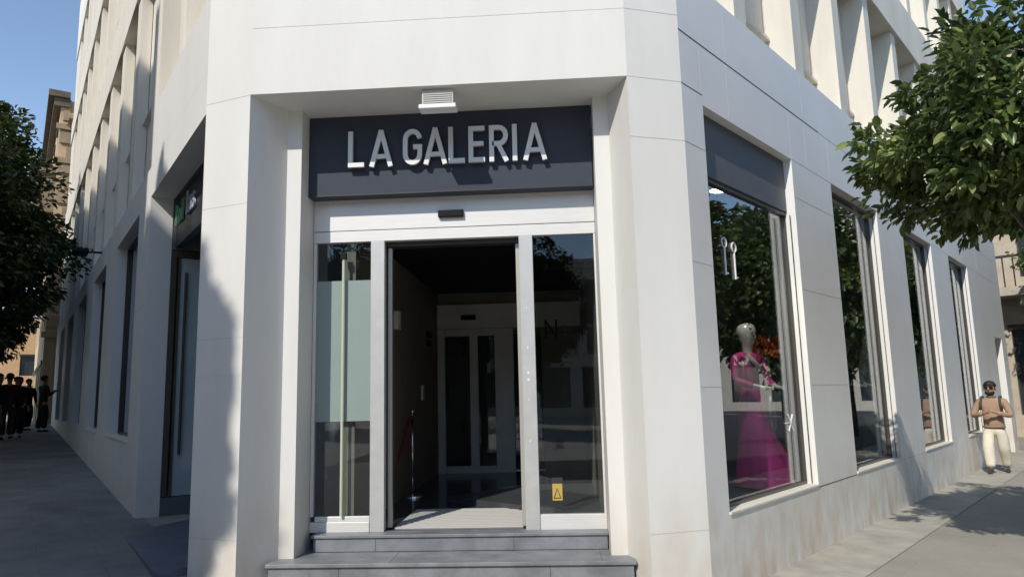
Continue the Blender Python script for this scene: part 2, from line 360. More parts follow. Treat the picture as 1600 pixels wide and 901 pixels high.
# joints between the panels
JM = {}
if 1:
    for z in (.553, 3.62, 4.72): joints_line(JM.setdefault('FRf', MB()), FRf, 0.0, .49, z)
    joints_line(JM.setdefault('FRf', MB()), FRf, 0, .49, 4.128)
    for z in (.545, 2.1, 4.128): joints_line(JM.setdefault('FLf', MB()), FLf, 0, .485, z, .003)
    joints_line(JM.setdefault('F0', MB()), F0, -2.48, .65, 4.72, .003)
    joints_line(JM.setdefault('RW', MB()), RW, .0, .37, 4.125, .008, 1); joints_line(JM.setdefault('RW', MB()), RW, .0, .30, 3.62, .004)
    joints_line(JM.setdefault('RW', MB()), RW, .0, 3.4, 4.60, .012, 1); joints_line(JM.setdefault('RW', MB()), RW, 3.4, 16, 4.60, .005)
    joints_line(JM.setdefault('RW', MB()), RW, 2.43, 16.6, 4.04, .004)
    for z in (1.62, 2.62, 3.62): joints_line(JM.setdefault('RW', MB()), RW, 2.43, 3.69, z, .003); joints_line(JM.setdefault('RW', MB()), RW, 0, .36, z, .003)
    for a in (6.13, 9.5, 12.8): joints_v(JM.setdefault('RW', MB()), RW, a, -.1, .6, .010)
    for a in (.9, 2.9, 4.7, 6.4, 8.2, 10, 11.8, 13.6): joints_v(JM.setdefault('RW', MB()), RW, a, 4.05, 5.18, .003)
    for a in (.36, 2.43, 3.69, 5.66, 7.04, 9.01, 10.44): joints_v(JM.setdefault('RW', MB()), RW, a, 4.04, 4.59, .002)
    joints_line(JM.setdefault('RW', MB()), RW, 2.43, 3.69, .60, .008, 1); joints_line(JM.setdefault('RW', MB()), RW, 5.66, 7.04, .60, .005)
    for z in (.62, 2.75): joints_line(JM.setdefault('LW', MB()), LW, 2.99, 3.9, z, .005)
    for z in (1.8, 3.2): joints_line(JM.setdefault('FLf', MB()), FLf, 0, .485, z, .002)
for jm_ in JM.values(): jm_.build('panel_joint', [M_JOINT, M_JOINTD], bld, merge=False)
# roof slab
RB, LB = RW(REND, 0, 0), LW(LEND, 0, 0)
def f(mb): prism(mb, [(-2.94, .163), (1.112, .164), (RB[0], RB[1]), (LB[0], LB[1])], ROOF-.3, ROOF+.0-.002)
part('roof', M_STUC, bld, f)
def f(mb):   # end wall and back closing wall
    mb.box(REND-.25, REND-.001, .27, 14, -.6, ROOF-.31, RW); mb.box(LEND-.25, LEND-.001, .27, 14, -.6, ROOF-.31, LW)
part('end_wall', M_STUC, bld, f)

# display windows on the right
for i, (a, b) in enumerate(RWIN):
    zt = 4.033 if i else 3.46
    mb = MB()
    mb.box(a, b, .11, .17, .62, .655, RW); mb.box(a, b, .11, .17, zt-.035, zt, RW)
    mb.box(a, a+.03, .11, .17, .656, zt-.036, RW); mb.box(b-.012, b, .11, .17, .656, zt-.036, RW)
    w = mb.build('display_window', mat('grey_bronze_frame', (.11, .10, .09), .4, metal=.3), bld, merge=False)
    mb = MB(); mb.box(b-.016, b-.001, .171, .262, .656, zt-.036, RW); mb.box(a+.001, a+.016, .171, .262, .656, zt-.036, RW); mb.build('dark_jamb_cover', M_INTD, w, merge=False)  # dark strips added to cover the sunlit jamb seen through the glass
    mb = MB(); mb.box(b-.030, b-.022, .05, .058, .64, zt-.04, RW); mb.build('guide_rail', M_DARKF, w)
    mb = MB(); mb.box(a+.031, b-.013, .140, .147, .656, zt-.036, RW); mb.build('glass', M_GLASS, w)
    mb = MB(); mb.box(a, b, -.012, .109, .608, .63, RW); mb.build('sill', M_SILL, w, bevel=.004)
    if i == 0:
        mb = MB(); mb.box(a+.002, b-.002, .09, .20, 3.465, 4.03, RW); mb.build('shutter_box', M_GREYP, w)
# windows on the left
for i, (a, b) in enumerate(LWIN):
    mb = MB(); mb.box(a, b, .15, .23, 1.125, 1.17, LW); mb.box(a, b, .15, .23, 4.0, 4.04, LW)
    mb.box(a, a+.05, .15, .23, 1.171, 3.999, LW); mb.box(b-.05, b, .15, .23, 1.171, 3.999, LW); mb.box((a+b)/2-.03, (a+b)/2+.03, .15, .23, 1.171, 3.999, LW)
    w = mb.build('display_window', M_DARKF, bld, merge=False)
    mb = MB(); mb.box(a+.051, b-.051, .19, .198, 1.171, 3.999, LW); mb.build('glass', M_GLASS, w)
    mb = MB(); mb.box(a-.0, b, -.02, .15, 1.121, 1.14, LW); mb.build('sill', M_SILL, w)
    if i == 0:
        mb = MB(); mb.box(a+.1, b-.1, .30, .32, 1.2, 3.9, LW); mb.build('curtain', mat('pale_curtain', (.35, .38, .40), .8, var=.3, vscale=4, stretch=(3, 3, .2)), w)
# side shop entrance in the left wall
def f(mb):
    mb.box(2.985, 3.05, .25, 1.6, 3.43, 4.05, LW); mb.box(2.985, 3.04, .25, 1.6, -.3, .52, LW)
    mb.box(0.3, 3.0, 1.6, 1.7, -.3, 4.05, LW); mb.box(0, 3.2, .25, 1.6, 4.06, 4.12, LW)
part('vestibule_wall', M_GREYP, bld, f, merge=False)
d = empty('_', LW(2.99, .3, .5), 'x', 'x'); bpy.data.objects.remove(d)
mb = MB(); mb.box(2.975, 3.02, .252, .315, .53, 3.42, LW); mb.box(2.975, 3.02, .316, 1.2, 3.34, 3.42, LW)
mb.box(2.965, 3.01, .335, .36, .53, 3.33, LW)
sd = mb.build('side_door', M_BROWN, bld, merge=False)
mb = MB(); mb.box(2.985, 2.995, .361, 1.2, .53, 3.33, LW); mb.build('glass', mat('pale_side_glass', (.42, .49, .50), .12, var=.1, vscale=2, coat=.5), sd)
mb = MB(); mb.tube([LW(2.94, .42, 1.0), LW(2.94, .42, 3.15)], .016); mb.build('handle', M_DARKF, sd)
def f(mb):
    mb.box(0.1, 2.98, -.22, 1.6, -.2, .30, LW)
part('side_step', mat('blue_grey_stone', (.13, .14, .17), .45, var=.3, vscale=4), bld, f)
# shop floors, ceilings, back walls (dark rooms behind the glass)
def f(mb):
    mb.box(.3, REND-.3, .262, 3.2, .40, .52, RW)
    mb.box(3.1, LEND-.3, .252, 2.6, .9, 1.0, LW)
part('shop_floor', mat('shop_floor_tile', (.06, .062, .066), .3, var=.2), bld, f)
def f(mb):
    mb.box(.3, REND-.3, .262, 3.2, 4.10, 4.2, RW); mb.box(3.1, LEND-.3, .252, 2.6, 4.10, 4.2, LW)
part('shop_ceiling', mat('shop_ceiling_paint', (.22, .22, .22), .8), bld, f)
def f(mb):
    mb.box(3.0, REND-.3, 3.2, 3.3, .3, 4.2, RW); mb.box(3.1, LEND-.3, 2.6, 2.7, .8, 4.2, LW)
    for a in (6.2, 9.7, 13.2): mb.box(a, a+.1, .30, 3.2, .52, 4.1, RW)
    for a in (3.15, 7.0, 11, 15, 19): mb.box(a, a+.1, .30, 2.6, 1.0, 4.1, LW)
part('shop_wall', M_WALLIN, bld, f, merge=False)
# lobby
Z0 = .465
def f(mb):
    mb.box(-2.2, .385, .785, 5.35, Z0-.1, Z0, F0)
part('lobby_floor', M_BLKG, bld, f)
def f(mb):
    mb.box(-1.90, -1.80, .80, 5.35, Z0, 3.15, F0); mb.box(.386, .48, .80, 5.35, Z0, 3.15, F0)
    mb.box(-1.80, .385, 5.30, 5.40, 2.52, 3.15, F0); mb.box(-.22, .385, 5.30, 5.4, Z0, 2.51, F0)
part('lobby_wall', M_INT, bld, f, merge=False)
def f(mb): mb.box(-1.9, .48, .80, 5.4, 3.16, 3.25, F0)
part('lobby_ceiling', M_BLACK, bld, f)
def f(mb):
    mb.box(-1.79, .38, 5.20, 5.29, 2.60, 2.97, F0, 0)
    mb.box(-1.79, -1.68, 5.2, 5.28, Z0+.002, 2.59, F0, 0); mb.box(-1.30, -1.18, 5.2, 5.28, Z0+.002, 2.59, F0, 0)
    mb.box(-.92, -.64, 5.18, 5.28, Z0+.002, 2.59, F0, 0); mb.box(-1.67, -.93, 5.21, 5.27, Z0+.002, Z0+.10, F0, 0)
    mb.box(-1.67, -.93, 5.21, 5.27, 2.49, 2.59, F0, 0)
inner = part('inner_door', mat('inner_door_metal', (.80, .78, .72), .5, metal=.0, var=.1), bld, f, merge=False)
def f(mb): mb.box(-1.675, -1.305, 5.235, 5.245, Z0+.11, 2.48, F0); mb.box(-1.175, -.925, 5.235, 5.245, Z0+.11, 2.48, F0); mb.box(-.635, -.225, 5.235, 5.245, Z0+.05, 2.55, F0)
part('glass', M_GLASSD, inner, f, merge=False)
def f(mb): mb.box(-1.42, -1.2, 5.15, 5.20, 2.73, 2.80, F0)
part('sensor', M_BLACK, inner, f)
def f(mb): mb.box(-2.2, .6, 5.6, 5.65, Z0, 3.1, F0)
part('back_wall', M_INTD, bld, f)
def f(mb):
    for k in range(13): mb.box(-1.46, -.33, 0.86+k*.08, .86+k*.08+.048, Z0+.001, Z0+.010, F0)
part('door_mat', mat('aluminium_mat', (.62, .60, .56), .6, metal=.1), bld, f, merge=False)
for q in ((-1.795, -1.74, 2.3, 2.42, 2.35, 2.55), (-1.795, -1.775, 3.9, 4.02, 1.55, 1.75)):
    mb = MB(); mb.box(*q, F0); mb.build('wall_box', M_WHITE, bld)
def f(mb): mb.box(-1.795, -1.78, 4.3, 4.62, 2.42, 2.50, F0); mb.box(-1.795, -1.78, 4.3, 4.62, 2.30, 2.38, F0)
part('wall_plate', M_BLACK, bld, f, merge=False)

# entrance screen
scr = empty('entrance_screen', (-.9, .74, Z0), 'aluminium framed glass entrance with open sliding door between two side panes', 'entrance')
Y = .72
def f(mb):
    mb.box(-2.168, .383, Y-.005, Y+.07, 3.105, 3.42, F0); mb.box(-2.168, .383, Y, Y+.07, 3.0, 3.10, F0)
part('header', M_ALU, scr, f, merge=False, bevel=.003)
for q in ((-2.168, -1.645, Y+.001, Y+.06, Z0, Z0+.085), (-2.125, -1.645, Y+.01, Y+.05, Z0+.086, Z0+.13), (-.175, .383, Y+.001, Y+.06, Z0, Z0+.125),
          (-2.168, -2.14, Y+.004, Y+.06, Z0+.13, 2.998), (.365, .383, Y+.004, Y+.06, Z0+.126, 2.998)):
    mb = MB(); mb.box(*q, F0); mb.build('rail', M_ALU, scr, bevel=.003)
for a, b in ((-1.64, -1.515), (-.30, -.178)):
    mb = MB(); mb.box(a, b, Y-.003, Y+.07, Z0, 2.999, F0); mb.build('post', mat('post_aluminium', (.54, .54, .53), .4, metal=.3, var=.08, vscale=8), scr, bevel=.003)
def f(mb): mb.box(-2.139, -1.641, Y+.03, Y+.038, Z0+.131, 2.998, F0)
gl_ = part('side_pane', M_GLASSD, scr, f)
def f(mb): mb.box(-2.139, -1.641, Y+.024, Y+.026, 1.40, 2.65, F0)
part('frosted_film', M_FROST, gl_, f)
def f(mb): mb.box(-.177, .364, Y+.03, Y+.038, Z0+.126, 2.998, F0)
gr_ = part('side_pane', M_GLASSD, scr, f)
def f(mb): mb.tube([(-1.885, Y-.015, .60), (-1.885, Y-.015, 2.86)], .013, 10)
bar = part('pull_bar', mat('pale_bar', (.50, .54, .42), .4), scr, f, smooth=False)
def f(mb): mb.box(-1.908, -1.862, Y-.038, Y+.01, 2.84, 2.90, F0)
part('bar_cap', M_BLACK, bar, f)
for a, y0 in ((-1.505, Y+.10), (-.335, Y+.10)):   # edges of the two open sliding leaves
    mb = MB(); mb.box(a, a+.035, y0, y0+.045, Z0+.02, 2.95, F0); mb.build('sliding_leaf', mat('leaf_metal', (.5, .48, .42), .4, metal=.4), scr)
def f(mb): mb.box(-1.02, -.79, Y-.045, Y-.006, 3.19, 3.255, F0)
part('motion_sensor', M_BLACK, scr, f, bevel=.008)
def f(mb): mb.box(-1.51, -.30, Y+.08, Y+.2, 2.96, 3.12, F0)
part('door_track', M_DARKF, scr, f)
def f(mb):
    for z, r in ((2.0, .006), (1.55, .005), (1.78, .009), (1.72, .009), (2.35, .004), (1.2, .005)):
        mb.box(-.245-r, -.245+r, Y-.0045, Y-.003, z-r, z+r*1.5, F0)
part('paint_fleck', M_WHITE, scr, f, merge=False)

def textmesh(name, s, m, size, depth, fr, a0, z0, d, parent, sx=1.0, flip=False, label=None):
    cu = bpy.data.curves.new(name, 'FONT'); cu.body = s; cu.size = size; cu.extrude = depth/2
    to = bpy.data.objects.new(name, cu); COL.objects.link(to); bpy.context.view_layer.update()
    me = bpy.data.meshes.new_from_object(to.evaluated_get(bpy.context.evaluated_depsgraph_get())); bpy.data.objects.remove(to)
    mb = MB(); mb.v = [fr(a0+(-1 if flip else 1)*v.co.x*sx, d-v.co.z, z0+v.co.y) for v in me.vertices]; mb.f = [tuple(p.vertices) for p in me.polygons]; mb.m = [0]*len(mb.f)
    return mb.build(name, m, parent, merge=False)
textmesh('letter_decal', 'N', mat('black_vinyl', (.003, .003, .004), .9, spec=0), .24, .002, F0, -.105, 2.08, Y+.045, gr_, .72)
textmesh('letter_decal', 'S', mat('faint_decal', (.01, .011, .013), .9, spec=0), .12, .002, F0, .06, 2.10, Y+.045, gr_, .8)
st = empty('warning_sticker', (-.0, Y+.02, .8), 'yellow sticker with black top and triangle on the right glass pane', 'sticker')
def f(mb): mb.box(-.068, .016, Y+.0215, Y+.0275, .70, .84, F0)
part('sticker_field', mat('yellow_sticker', (.50, .36, .08), .5), st, f)
def f(mb):
    mb.box(-.072, .020, Y+.0195, Y+.0213, .84, .89, F0)
    mb.tube([(-.055, Y+.020, .72), (-.027, Y+.020, .80), (.0, Y+.020, .72)], .004, 6); mb.tube([(-.055, Y+.020, .72), (.0, Y+.020, .72)], .003, 6)
part('sticker_print', M_DARKF, st, f, merge=False)

# ------------------------------------------------------------ entrance steps
def f(mb):
    mb.box(-2.31, .54, .205, .598, -.1, .297, F0); mb.box(-2.33, .56, .185, .60, .299, .328, F0)
ls = part('lower_step', M_STEP, bld, f, merge=False, bevel=.004)
def f(mb):
    mb.box(-2.09, .375, .605, .785, .329, .438, F0); mb.box(-2.105, .383, .590, .785, .440, Z0, F0)
part('upper_step', M_STEP, bld, f, merge=False, bevel=.004)
def f(mb):
    for x in (-1.56, -.4): mb.box(x, x+.004, .6035, .61, .33, .437, F0)
    for x in (-1.75, -.1): mb.box(x, x+.004, .2035, .21, .0, .296, F0); mb.box(x+.4, x+.403, .19, .59, .3275, .3287, F0)
part('step_joint', M_JOINTD, bld, f, merge=False)
def f(mb): mb.box(-2.46, .62, .60, .80, .0, .325, F0)
part('step_base', M_STEP, bld, f)

# ------------------------------------------------------------ main sign
sg = empty('shop_sign', (-.9, .56, 3.41), 'charcoal sign board over the entrance with raised silver letters LA GALERIA', 'sign')
def f(mb): mb.box(-2.169, .372, .56, .70, 3.385, 4.128, F0)
part('sign_board', M_SIGN, sg, f, bevel=.003)
def f(mb): mb.box(-2.169, .372, .556, .5598, 3.387, 3.398, F0)
part('trim', M_DARKF, sg, f)
def arc(cx, cy, rx, ry, a0, a1, n=9): return [(cx+rx*math.cos(rad(a0+(a1-a0)*i/n)), cy+ry*math.sin(rad(a0+(a1-a0)*i/n))) for i in range(n+1)]
GL = {  # strokes in a unit-height cell, width in the second entry
 'L': (.50, [[(.08, 1), (.08, .07), (.5, .07)]]),
 'A': (.66, [[(.04, 0), (.335, 1.0)], [(.325, 1.0), (.62, 0)], [(.16, .28), (.50, .28)]]),
 'G': (.58, [arc(.30, .70, .22, .23, 10, 180)+arc(.30, .30, .22, .23, 180, 360)+[(.52, .50), (.32, .50)]]),
 'E': (.50, [[(.50, .93), (.08, .93), (.08, .07), (.50, .07)], [(.08, .51), (.46, .51)]]),
 'R': (.58, [[(.08, 0), (.08, .93), (.30, .93)]+arc(.30, .71, .21, .22, 90, -90)+[(.10, .49)], [(.28, .47), (.53, 0)]]),
 'I': (.20, [[(.09, 0), (.09, 1)]])}
def ribbon(mb, pts, w, h, org, y0, y1):
    P = [Vector((p[0]*.88, p[1])) for i, p in enumerate(pts) if not i or (Vector(p)-Vector(pts[i-1])).length > 1e-3]; n = len(P); L, R_ = [], []
    for i, p in enumerate(P):
        a = (P[i]-P[i-1]).normalized() if i else (P[1]-P[0]).normalized(); b = (P[i+1]-P[i]).normalized() if i < n-1 else a
        na, nb = Vector((-a.y, a.x)), Vector((-b.y, b.x)); mn = (na+nb); mn = mn.normalized() if mn.length > 1e-4 else na
        k = min(1.6, 1/max(.3, mn.dot(na))); L.append(p+mn*w*k); R_.append(p-mn*w*k)
    X = lambda p, y: (org[0]+p.x*h, y, org[1]+p.y*h)
    for i in range(n-1):
        q = [L[i], L[i+1], R_[i+1], R_[i]]
        mb.face([X(p, y0) for p in q]); mb.face([X(p, y1) for p in q])
        mb.face([X(L[i], y0), X(L[i+1], y0), X(L[i+1], y1), X(L[i], y1)]); mb.face([X(R_[i], y0), X(R_[i+1], y0), X(R_[i+1], y1), X(R_[i], y1)])
    for i in (0, n-1): mb.face([X(L[i], y0), X(R_[i], y0), X(R_[i], y1), X(L[i], y1)])
x = -1.79; H = .335
xpos = {0: -1.795, 1: -1.592, 3: -1.300, 4: -1.105, 5: -.893, 6: -.714, 7: -.530, 8: -.328, 9: -.222}
for i, ch in enumerate('LA GALERIA'):
    if ch == ' ': continue
    wd_, stf = GL[ch]; mb = MB()
    for qi, q in enumerate(stf): ribbon(mb, q, .062-.002*qi, H, (xpos[i], 3.625), .492+.002*qi, .522)
    le = mb.build('letter', M_LET, sg, merge=False)
    mb = MB(); mb.box(xpos[i]+.02, xpos[i]+.03, .522, .562, 3.70, 3.71, F0); mb.build('standoff', M_LET, le)
# side sign
s2 = empty('side_shop_sign', LW(1.5, .3, 3.5), 'dark side sign with green and grey letters deep in the left opening', 'sign')
def f(mb): mb.box(.02, 2.97, .29, .36, 3.45, 4.045, LW)
part('sign_board', mat('black_sign', (.025, .030, .036), .4), s2, f)
textmesh('green_lettering', 'Rol', mat('green_letter', (.16, .40, .22), .5), .36, .02, LW, 2.93, 3.70, .272, s2, .95, True)
textmesh('grey_lettering', 'Las', mat('grey_letter', (.45, .47, .55), .5), .40, .02, LW, 2.28, 3.70, .272, s2, .95, True)

# flood light under the soffit
fl = empty('flood_light', (-.9, .1, 4.12), 'white louvred flood light hanging from the soffit above the sign', 'lamp')
def f(mb):
    mb.box(-1.04, -.78, .05, .14, 3.985, 4.10, F0)
    for k in range(5): mb.box(-1.03, -.79, .042, .0495, 4.0+k*.018, 4.008+k*.018, F0)
part('housing', mat('lamp_grey', (.55, .54, .50), .5), fl, f, merge=False)
def f(mb): mb.box(-1.065, -.755, .02, .15, 3.945, 3.983, F0)
part('front_bar', M_WHITE, fl, f, bevel=.006)
def f(mb): mb.box(-1.045, -.775, .07, .11, 4.101, 4.128, F0)
part('bracket', M_ALU, fl, f)
# wall lamp on the left facade
wl = empty('wall_lamp', LW(9.0, 0, 4.4), 'small black flood lamp on an arm on the shaded left facade', 'lamp')
def f(mb): mb.tube([LW(8.9, .0, 4.42), LW(8.95, -.22, 4.42)], .02)
part('arm', M_BLACK, wl, f)
def f(mb): mb.box(8.75, 9.25, -.48, -.22, 4.38, 4.46, LW)
part('lamp_head', M_BLACK, wl, f, bevel=.02)

# ------------------------------------------------------------ items behind the first display window
def disc(mb, fr, s, d, z, r, n=20, m=0):
    mb.face([fr(s+r*math.cos(2*math.pi*i/n), d+r*math.sin(2*math.pi*i/n), z) for i in range(n)], m)
em = bpy.data.materials.new('lamp_glow'); em.use_nodes = True; em.node_tree.nodes['Principled BSDF'].inputs['Emission Color'].default_value = (1, .93, .8, 1); em.node_tree.nodes['Principled BSDF'].inputs['Emission Strength'].default_value = 6
dl = empty('downlight', RW(1.6, .46, 3.64), 'round lit downlight in the first display window ceiling', 'lamp')
def f(mb): disc(mb, RW, 1.60, .46, 3.618, .10)
part('lens', em, dl, f)
def f(mb): mb.tube([RW(1.6, .46, 3.62), RW(1.6, .46, 3.66)], .115, 20)
part('rim', M_WHITE, dl, f)
def f(mb): mb.box(.3, 3.4, .262, 2.6, 3.662, 3.70, RW)
part('window_ceiling', mat('display_ceiling', (.10, .105, .10), .8), bld, f)
keys = empty('key_decal', RW(.95, .199, 2.8), 'two white key shaped decals on the first display window', 'decal')
for s, z in ((.90, 2.92), (1.10, 2.90)):
    mb = MB(); ring = [RW(s+.045*math.cos(t*math.pi/8), .1345, z+.045*math.sin(t*math.pi/8)) for t in range(17)]
    mb.tube(ring, .008, 5); mb.tube([RW(s, .1345, z-.045), RW(s, .1345, z-.30)], .010, 5); mb.tube([RW(s, .1345, z-.28), RW(s+.05, .1345, z-.28)], .009, 5)
    mb.build('key_shape', M_WHITE, keys, merge=False)
xd = empty('cross_decal', RW(2.1, .199, 1.25), 'small white cross shaped decal low on the first display window', 'decal')
def f(mb):
    mb.tube([RW(2.10, .1345, 1.17), RW(2.22, .1345, 1.33)], .008, 5); mb.tube([RW(2.10, .1345, 1.33), RW(2.22, .1345, 1.17)], .008, 5); mb.tube([RW(2.02, .1345, 1.25), RW(2.2, .1345, 1.25)], .006, 5)
part('decal_print', M_WHITE, xd, f, merge=False)

# ------------------------------------------------------------ figures
def skin(name, nodes, edges, m, parent, sub=2, M=None, root=0):
    names = list(nodes); idx = {k: i for i, k in enumerate(names)}
    me = bpy.data.meshes.new(name); me.from_pydata([nodes[k][0] for k in names], [(idx[a], idx[b]) for a, b in edges], [])
    o = bpy.data.objects.new(name, me); COL.objects.link(o)
    md = o.modifiers.new('skin', 'SKIN'); sb = o.modifiers.new('sub', 'SUBSURF'); sb.levels = sub; sb.render_levels = sub
    sv = me.skin_vertices[0].data if me.skin_vertices else None
    if sv is None:
        bm = bmesh.new(); bm.from_mesh(me); bm.verts.layers.skin.verify(); bm.to_mesh(me); bm.free(); sv = me.skin_vertices[0].data
    for k in names:
        r = nodes[k][1]; sv[idx[k]].radius = (r, r) if not hasattr(r, '__len__') else r
        sv[idx[k]].use_root = (idx[k] == root)
    bpy.context.view_layer.update()
    m2 = bpy.data.meshes.new_from_object(o.evaluated_get(bpy.context.evaluated_depsgraph_get())); bpy.data.objects.remove(o)
    m2.name = name; m2.materials.clear(); m2.materials.append(m); m2.polygons.foreach_set('use_smooth', [True]*len(m2.polygons))
    if M is not None: m2.transform(M)
    q = bpy.data.objects.new(name, m2); COL.objects.link(q); q.parent = parent; return q
SK = mat('skin_tone', (.42, .25, .17), .55, var=.06); HAIR = mat('dark_hair', (.022, .016, .012), .7, bump=.5)
def blob(mb, c, r, n=12, m=0, sh=None):
    i0 = len(mb.v); rows = n
    for j in range(rows+1):
        t = math.pi*j/rows
        for i in range(2*n):
            p = 2*math.pi*i/(2*n); v = Vector((math.sin(t)*math.cos(p), math.sin(t)*math.sin(p), math.cos(t)))
            if sh: v = sh(v)
            mb.v.append((c[0]+v.x*r[0], c[1]+v.y*r[1], c[2]+v.z*r[2]))
    for j in range(rows):
        for i in range(2*n):
            a = i0+j*2*n+i; b = i0+j*2*n+(i+1) % (2*n); mb.f.append((a, b, b+2*n, a+2*n)); mb.m.append(m)
def local(name, m, parent, fn, smooth=True):
    mb = MB(); fn(mb); me = bpy.data.meshes.new(name); me.from_pydata(mb.v, [], mb.f); me.materials.append(m)
    bm = bmesh.new(); bm.from_mesh(me); bmesh.ops.remove_doubles(bm, verts=bm.verts, dist=1e-5); bmesh.ops.recalc_face_normals(bm, faces=bm.faces); bm.to_mesh(me); bm.free()
    if smooth: me.polygons.foreach_set('use_smooth', [True]*len(me.polygons))
    o = bpy.data.objects.new(name, me); COL.objects.link(o); o.parent = parent; return o
def person(loc, rz, h, label, top, legs, shoe, hair=HAIR, skinm=SK, fat=1.0, pose='stand', extras=(), group=None, stride=.0, bald=False, long=False, headscale=1.08):
    P = empty('person', loc, label, 'person', group, rz)      # figure faces its own -Y
    k = h/1.75
    def v(x, y, z): return Vector((x*k, y*k, z*k))
    hs_ = headscale; hk = k*hs_
    def hv(x, y, z): return v(x*hs_, y*hs_, 1.50+(z-1.50)*hs_)
    hipx, shx = .095*fat**.5, .19*fat**.6
    st_ = stride
    FL = {-1: v(-hipx+.015, -st_, .07), 1: v(hipx-.005, st_, .07)}
    KN = {-1: v(-hipx-.005, -st_*.6-.03, .50), 1: v(hipx+.01, st_*.35-.03, .49)}
    if pose == 'clasp': EL = {s: v(s*(shx+.10), -.10, 1.12) for s in (-1, 1)}; HN = {s: v(s*.06, -.33, 1.20+.01*s) for s in (-1, 1)}
    elif pose == 'phone': EL = {s: v(s*(shx+.05), -.05, 1.13) for s in (-1, 1)}; HN = {s: v(s*.07, -.28, 1.25) for s in (-1, 1)}
    else: EL = {s: v(s*(shx+.06), .03, 1.13) for s in (-1, 1)}; HN = {s: v(s*(shx+.08), -.06, .86) for s in (-1, 1)}
    n = {'pel': (v(0, 0, .96), .10*k*fat), 'neck': (v(0, .0, 1.50), .052*k), 'chest': (v(0, .01, 1.30), .11*k*fat), 'jaw': (hv(0, -.025, 1.565), .062*hk), 'head': (hv(0, -.012, 1.645), (.083*hk, .078*hk)), 'crown': (hv(0, .0, 1.705), (.060*hk, .06*hk))}
    e = [('pel', 'chest'), ('chest', 'neck'), ('neck', 'jaw'), ('jaw', 'head'), ('head', 'crown')]
    for s in (-1, 1):
        t = 'LR'[s > 0]
        d = (HN[s]-EL[s]).normalized()
        n.update({t+'sh': (v(s*shx, .01, 1.43), .055*k), t+'el': (EL[s], .040*k), t+'wr': (HN[s]-d*.05*k, .026*k), t+'pa': (HN[s]+d*.03*k, (.034*k, .022*k)),
                  t+'hip': (v(s*hipx, 0, .90), .08*k), t+'kn': (KN[s], .055*k), t+'an': (FL[s]+v(0, .01, .02), .036*k)})
        e += [('chest', t+'sh'), (t+'sh', t+'el'), (t+'el', t+'wr'), (t+'wr', t+'pa'), ('pel', t+'hip'), (t+'hip', t+'kn'), (t+'kn', t+'an')]
        side = Vector((0, 0, 1)).cross(d).normalized() if pose == 'stand' else Vector((0, 0, 1))
        for q in range(4):
            base = HN[s]+d*.055*k+side*(q-1.5)*.017*k; ln = (.060, .07, .066, .05)[q]*k
            mid = base+d*ln*.5+v(0, -.004, -.002); tip = mid+(d*.6+Vector((0, -.25, -.35))).normalized()*ln*.5
            n.update({f'{t}f{q}a': (base, .0095*k), f'{t}f{q}b': (mid, .009*k), f'{t}f{q}c': (tip, .0075*k)}); e += [(t+'pa', f'{t}f{q}a'), (f'{t}f{q}a', f'{t}f{q}b'), (f'{t}f{q}b', f'{t}f{q}c')]
        tb = HN[s]+side*.03*k; n.update({t+'ta': (tb+d*.02*k-v(s*.01, 0, 0), .011*k), t+'tb': (tb+d*.05*k+side*.012*k, .009*k)}); e += [(t+'wr', t+'ta'), (t+'ta', t+'tb')]
    skin('body', n, e, skinm, P, 2)
    # nose, ears, eyes, mouth: small head features
    local('nose', skinm, P, lambda mb: blob(mb, hv(0, -.108, 1.625), (.014*hk, .022*hk, .024*hk), 6))
    for s in (-1, 1):
        local('ear', skinm, P, lambda mb: blob(mb, hv(s*.083, .0, 1.63), (.012*hk, .02*hk, .032*hk), 6))
        local('eye', M_WHITE, P, lambda mb: blob(mb, hv(s*.033, -.088, 1.65), (.014*k, .008*k, .008*k), 6))
    local('mouth', mat('lip', (.30, .12, .10), .5), P, lambda mb: blob(mb, hv(0, -.094, 1.580), (.024*k, .008*k, .006*k), 6))
    if not bald:
        def hs(v_): return Vector((v_.x, v_.y+.12*(1 if v_.z > -.2 else 0), max(v_.z, -.15-(.9 if long else .35)*max(0, v_.y))))
        local('hair', hair, P, lambda mb: blob(mb, hv(0, .014, 1.668), (.092*hk, .100*hk, .090*hk if not long else .1*hk), 10, 0, lambda q: Vector((q.x, q.y, q.z if q.z > .1 or q.y > .1 else .1+(.35*(q.z-.1) if q.y > -.3 else 0)))))
        if long: local('hair', hair, P, lambda mb: blob(mb, v(0, .065, 1.53), (.095*k, .055*k, .17*k), 10))
    # top: torso, sleeves to the wrist
    f_ = fat
    nt_ = {'w0': (v(0, 0, .89), (.158*k*f_, .122*k*f_)), 'w': (v(0, 0, .93), (.160*k*f_, .125*k*f_)), 'b': (v(0, -.02*(f_-1)*6, 1.06), (.150*k*f_, .125*k*f_)), 'c': (v(0, 0, 1.25), (.165*k*f_**.8, .125*k*f_**.8)), 'd': (v(0, .01, 1.38), (.150*k, .11*k)), 'n': (v(0, .01, 1.475), (.085*k, .075*k))}
    et = [('w0', 'w'), ('w', 'b'), ('b', 'c'), ('c', 'd'), ('d', 'n')]
    for s in (-1, 1):
        t = 'LR'[s > 0]; d = (HN[s]-EL[s])
        nt_.update({t+'s': (v(s*(shx-.01), .01, 1.385), .082*k*f_**.5), t+'m': ((v(s*(shx+.03), .01, 1.40)+EL[s])/2, .066*k*f_**.5), t+'e': (EL[s], .058*k*f_**.5), t+'w': (EL[s]+d*.80, .042*k)})
        et += [('d', t+'s'), (t+'s', t+'m'), (t+'m', t+'e'), (t+'e', t+'w')]
    skin('jumper', nt_, et, top, P, 2)
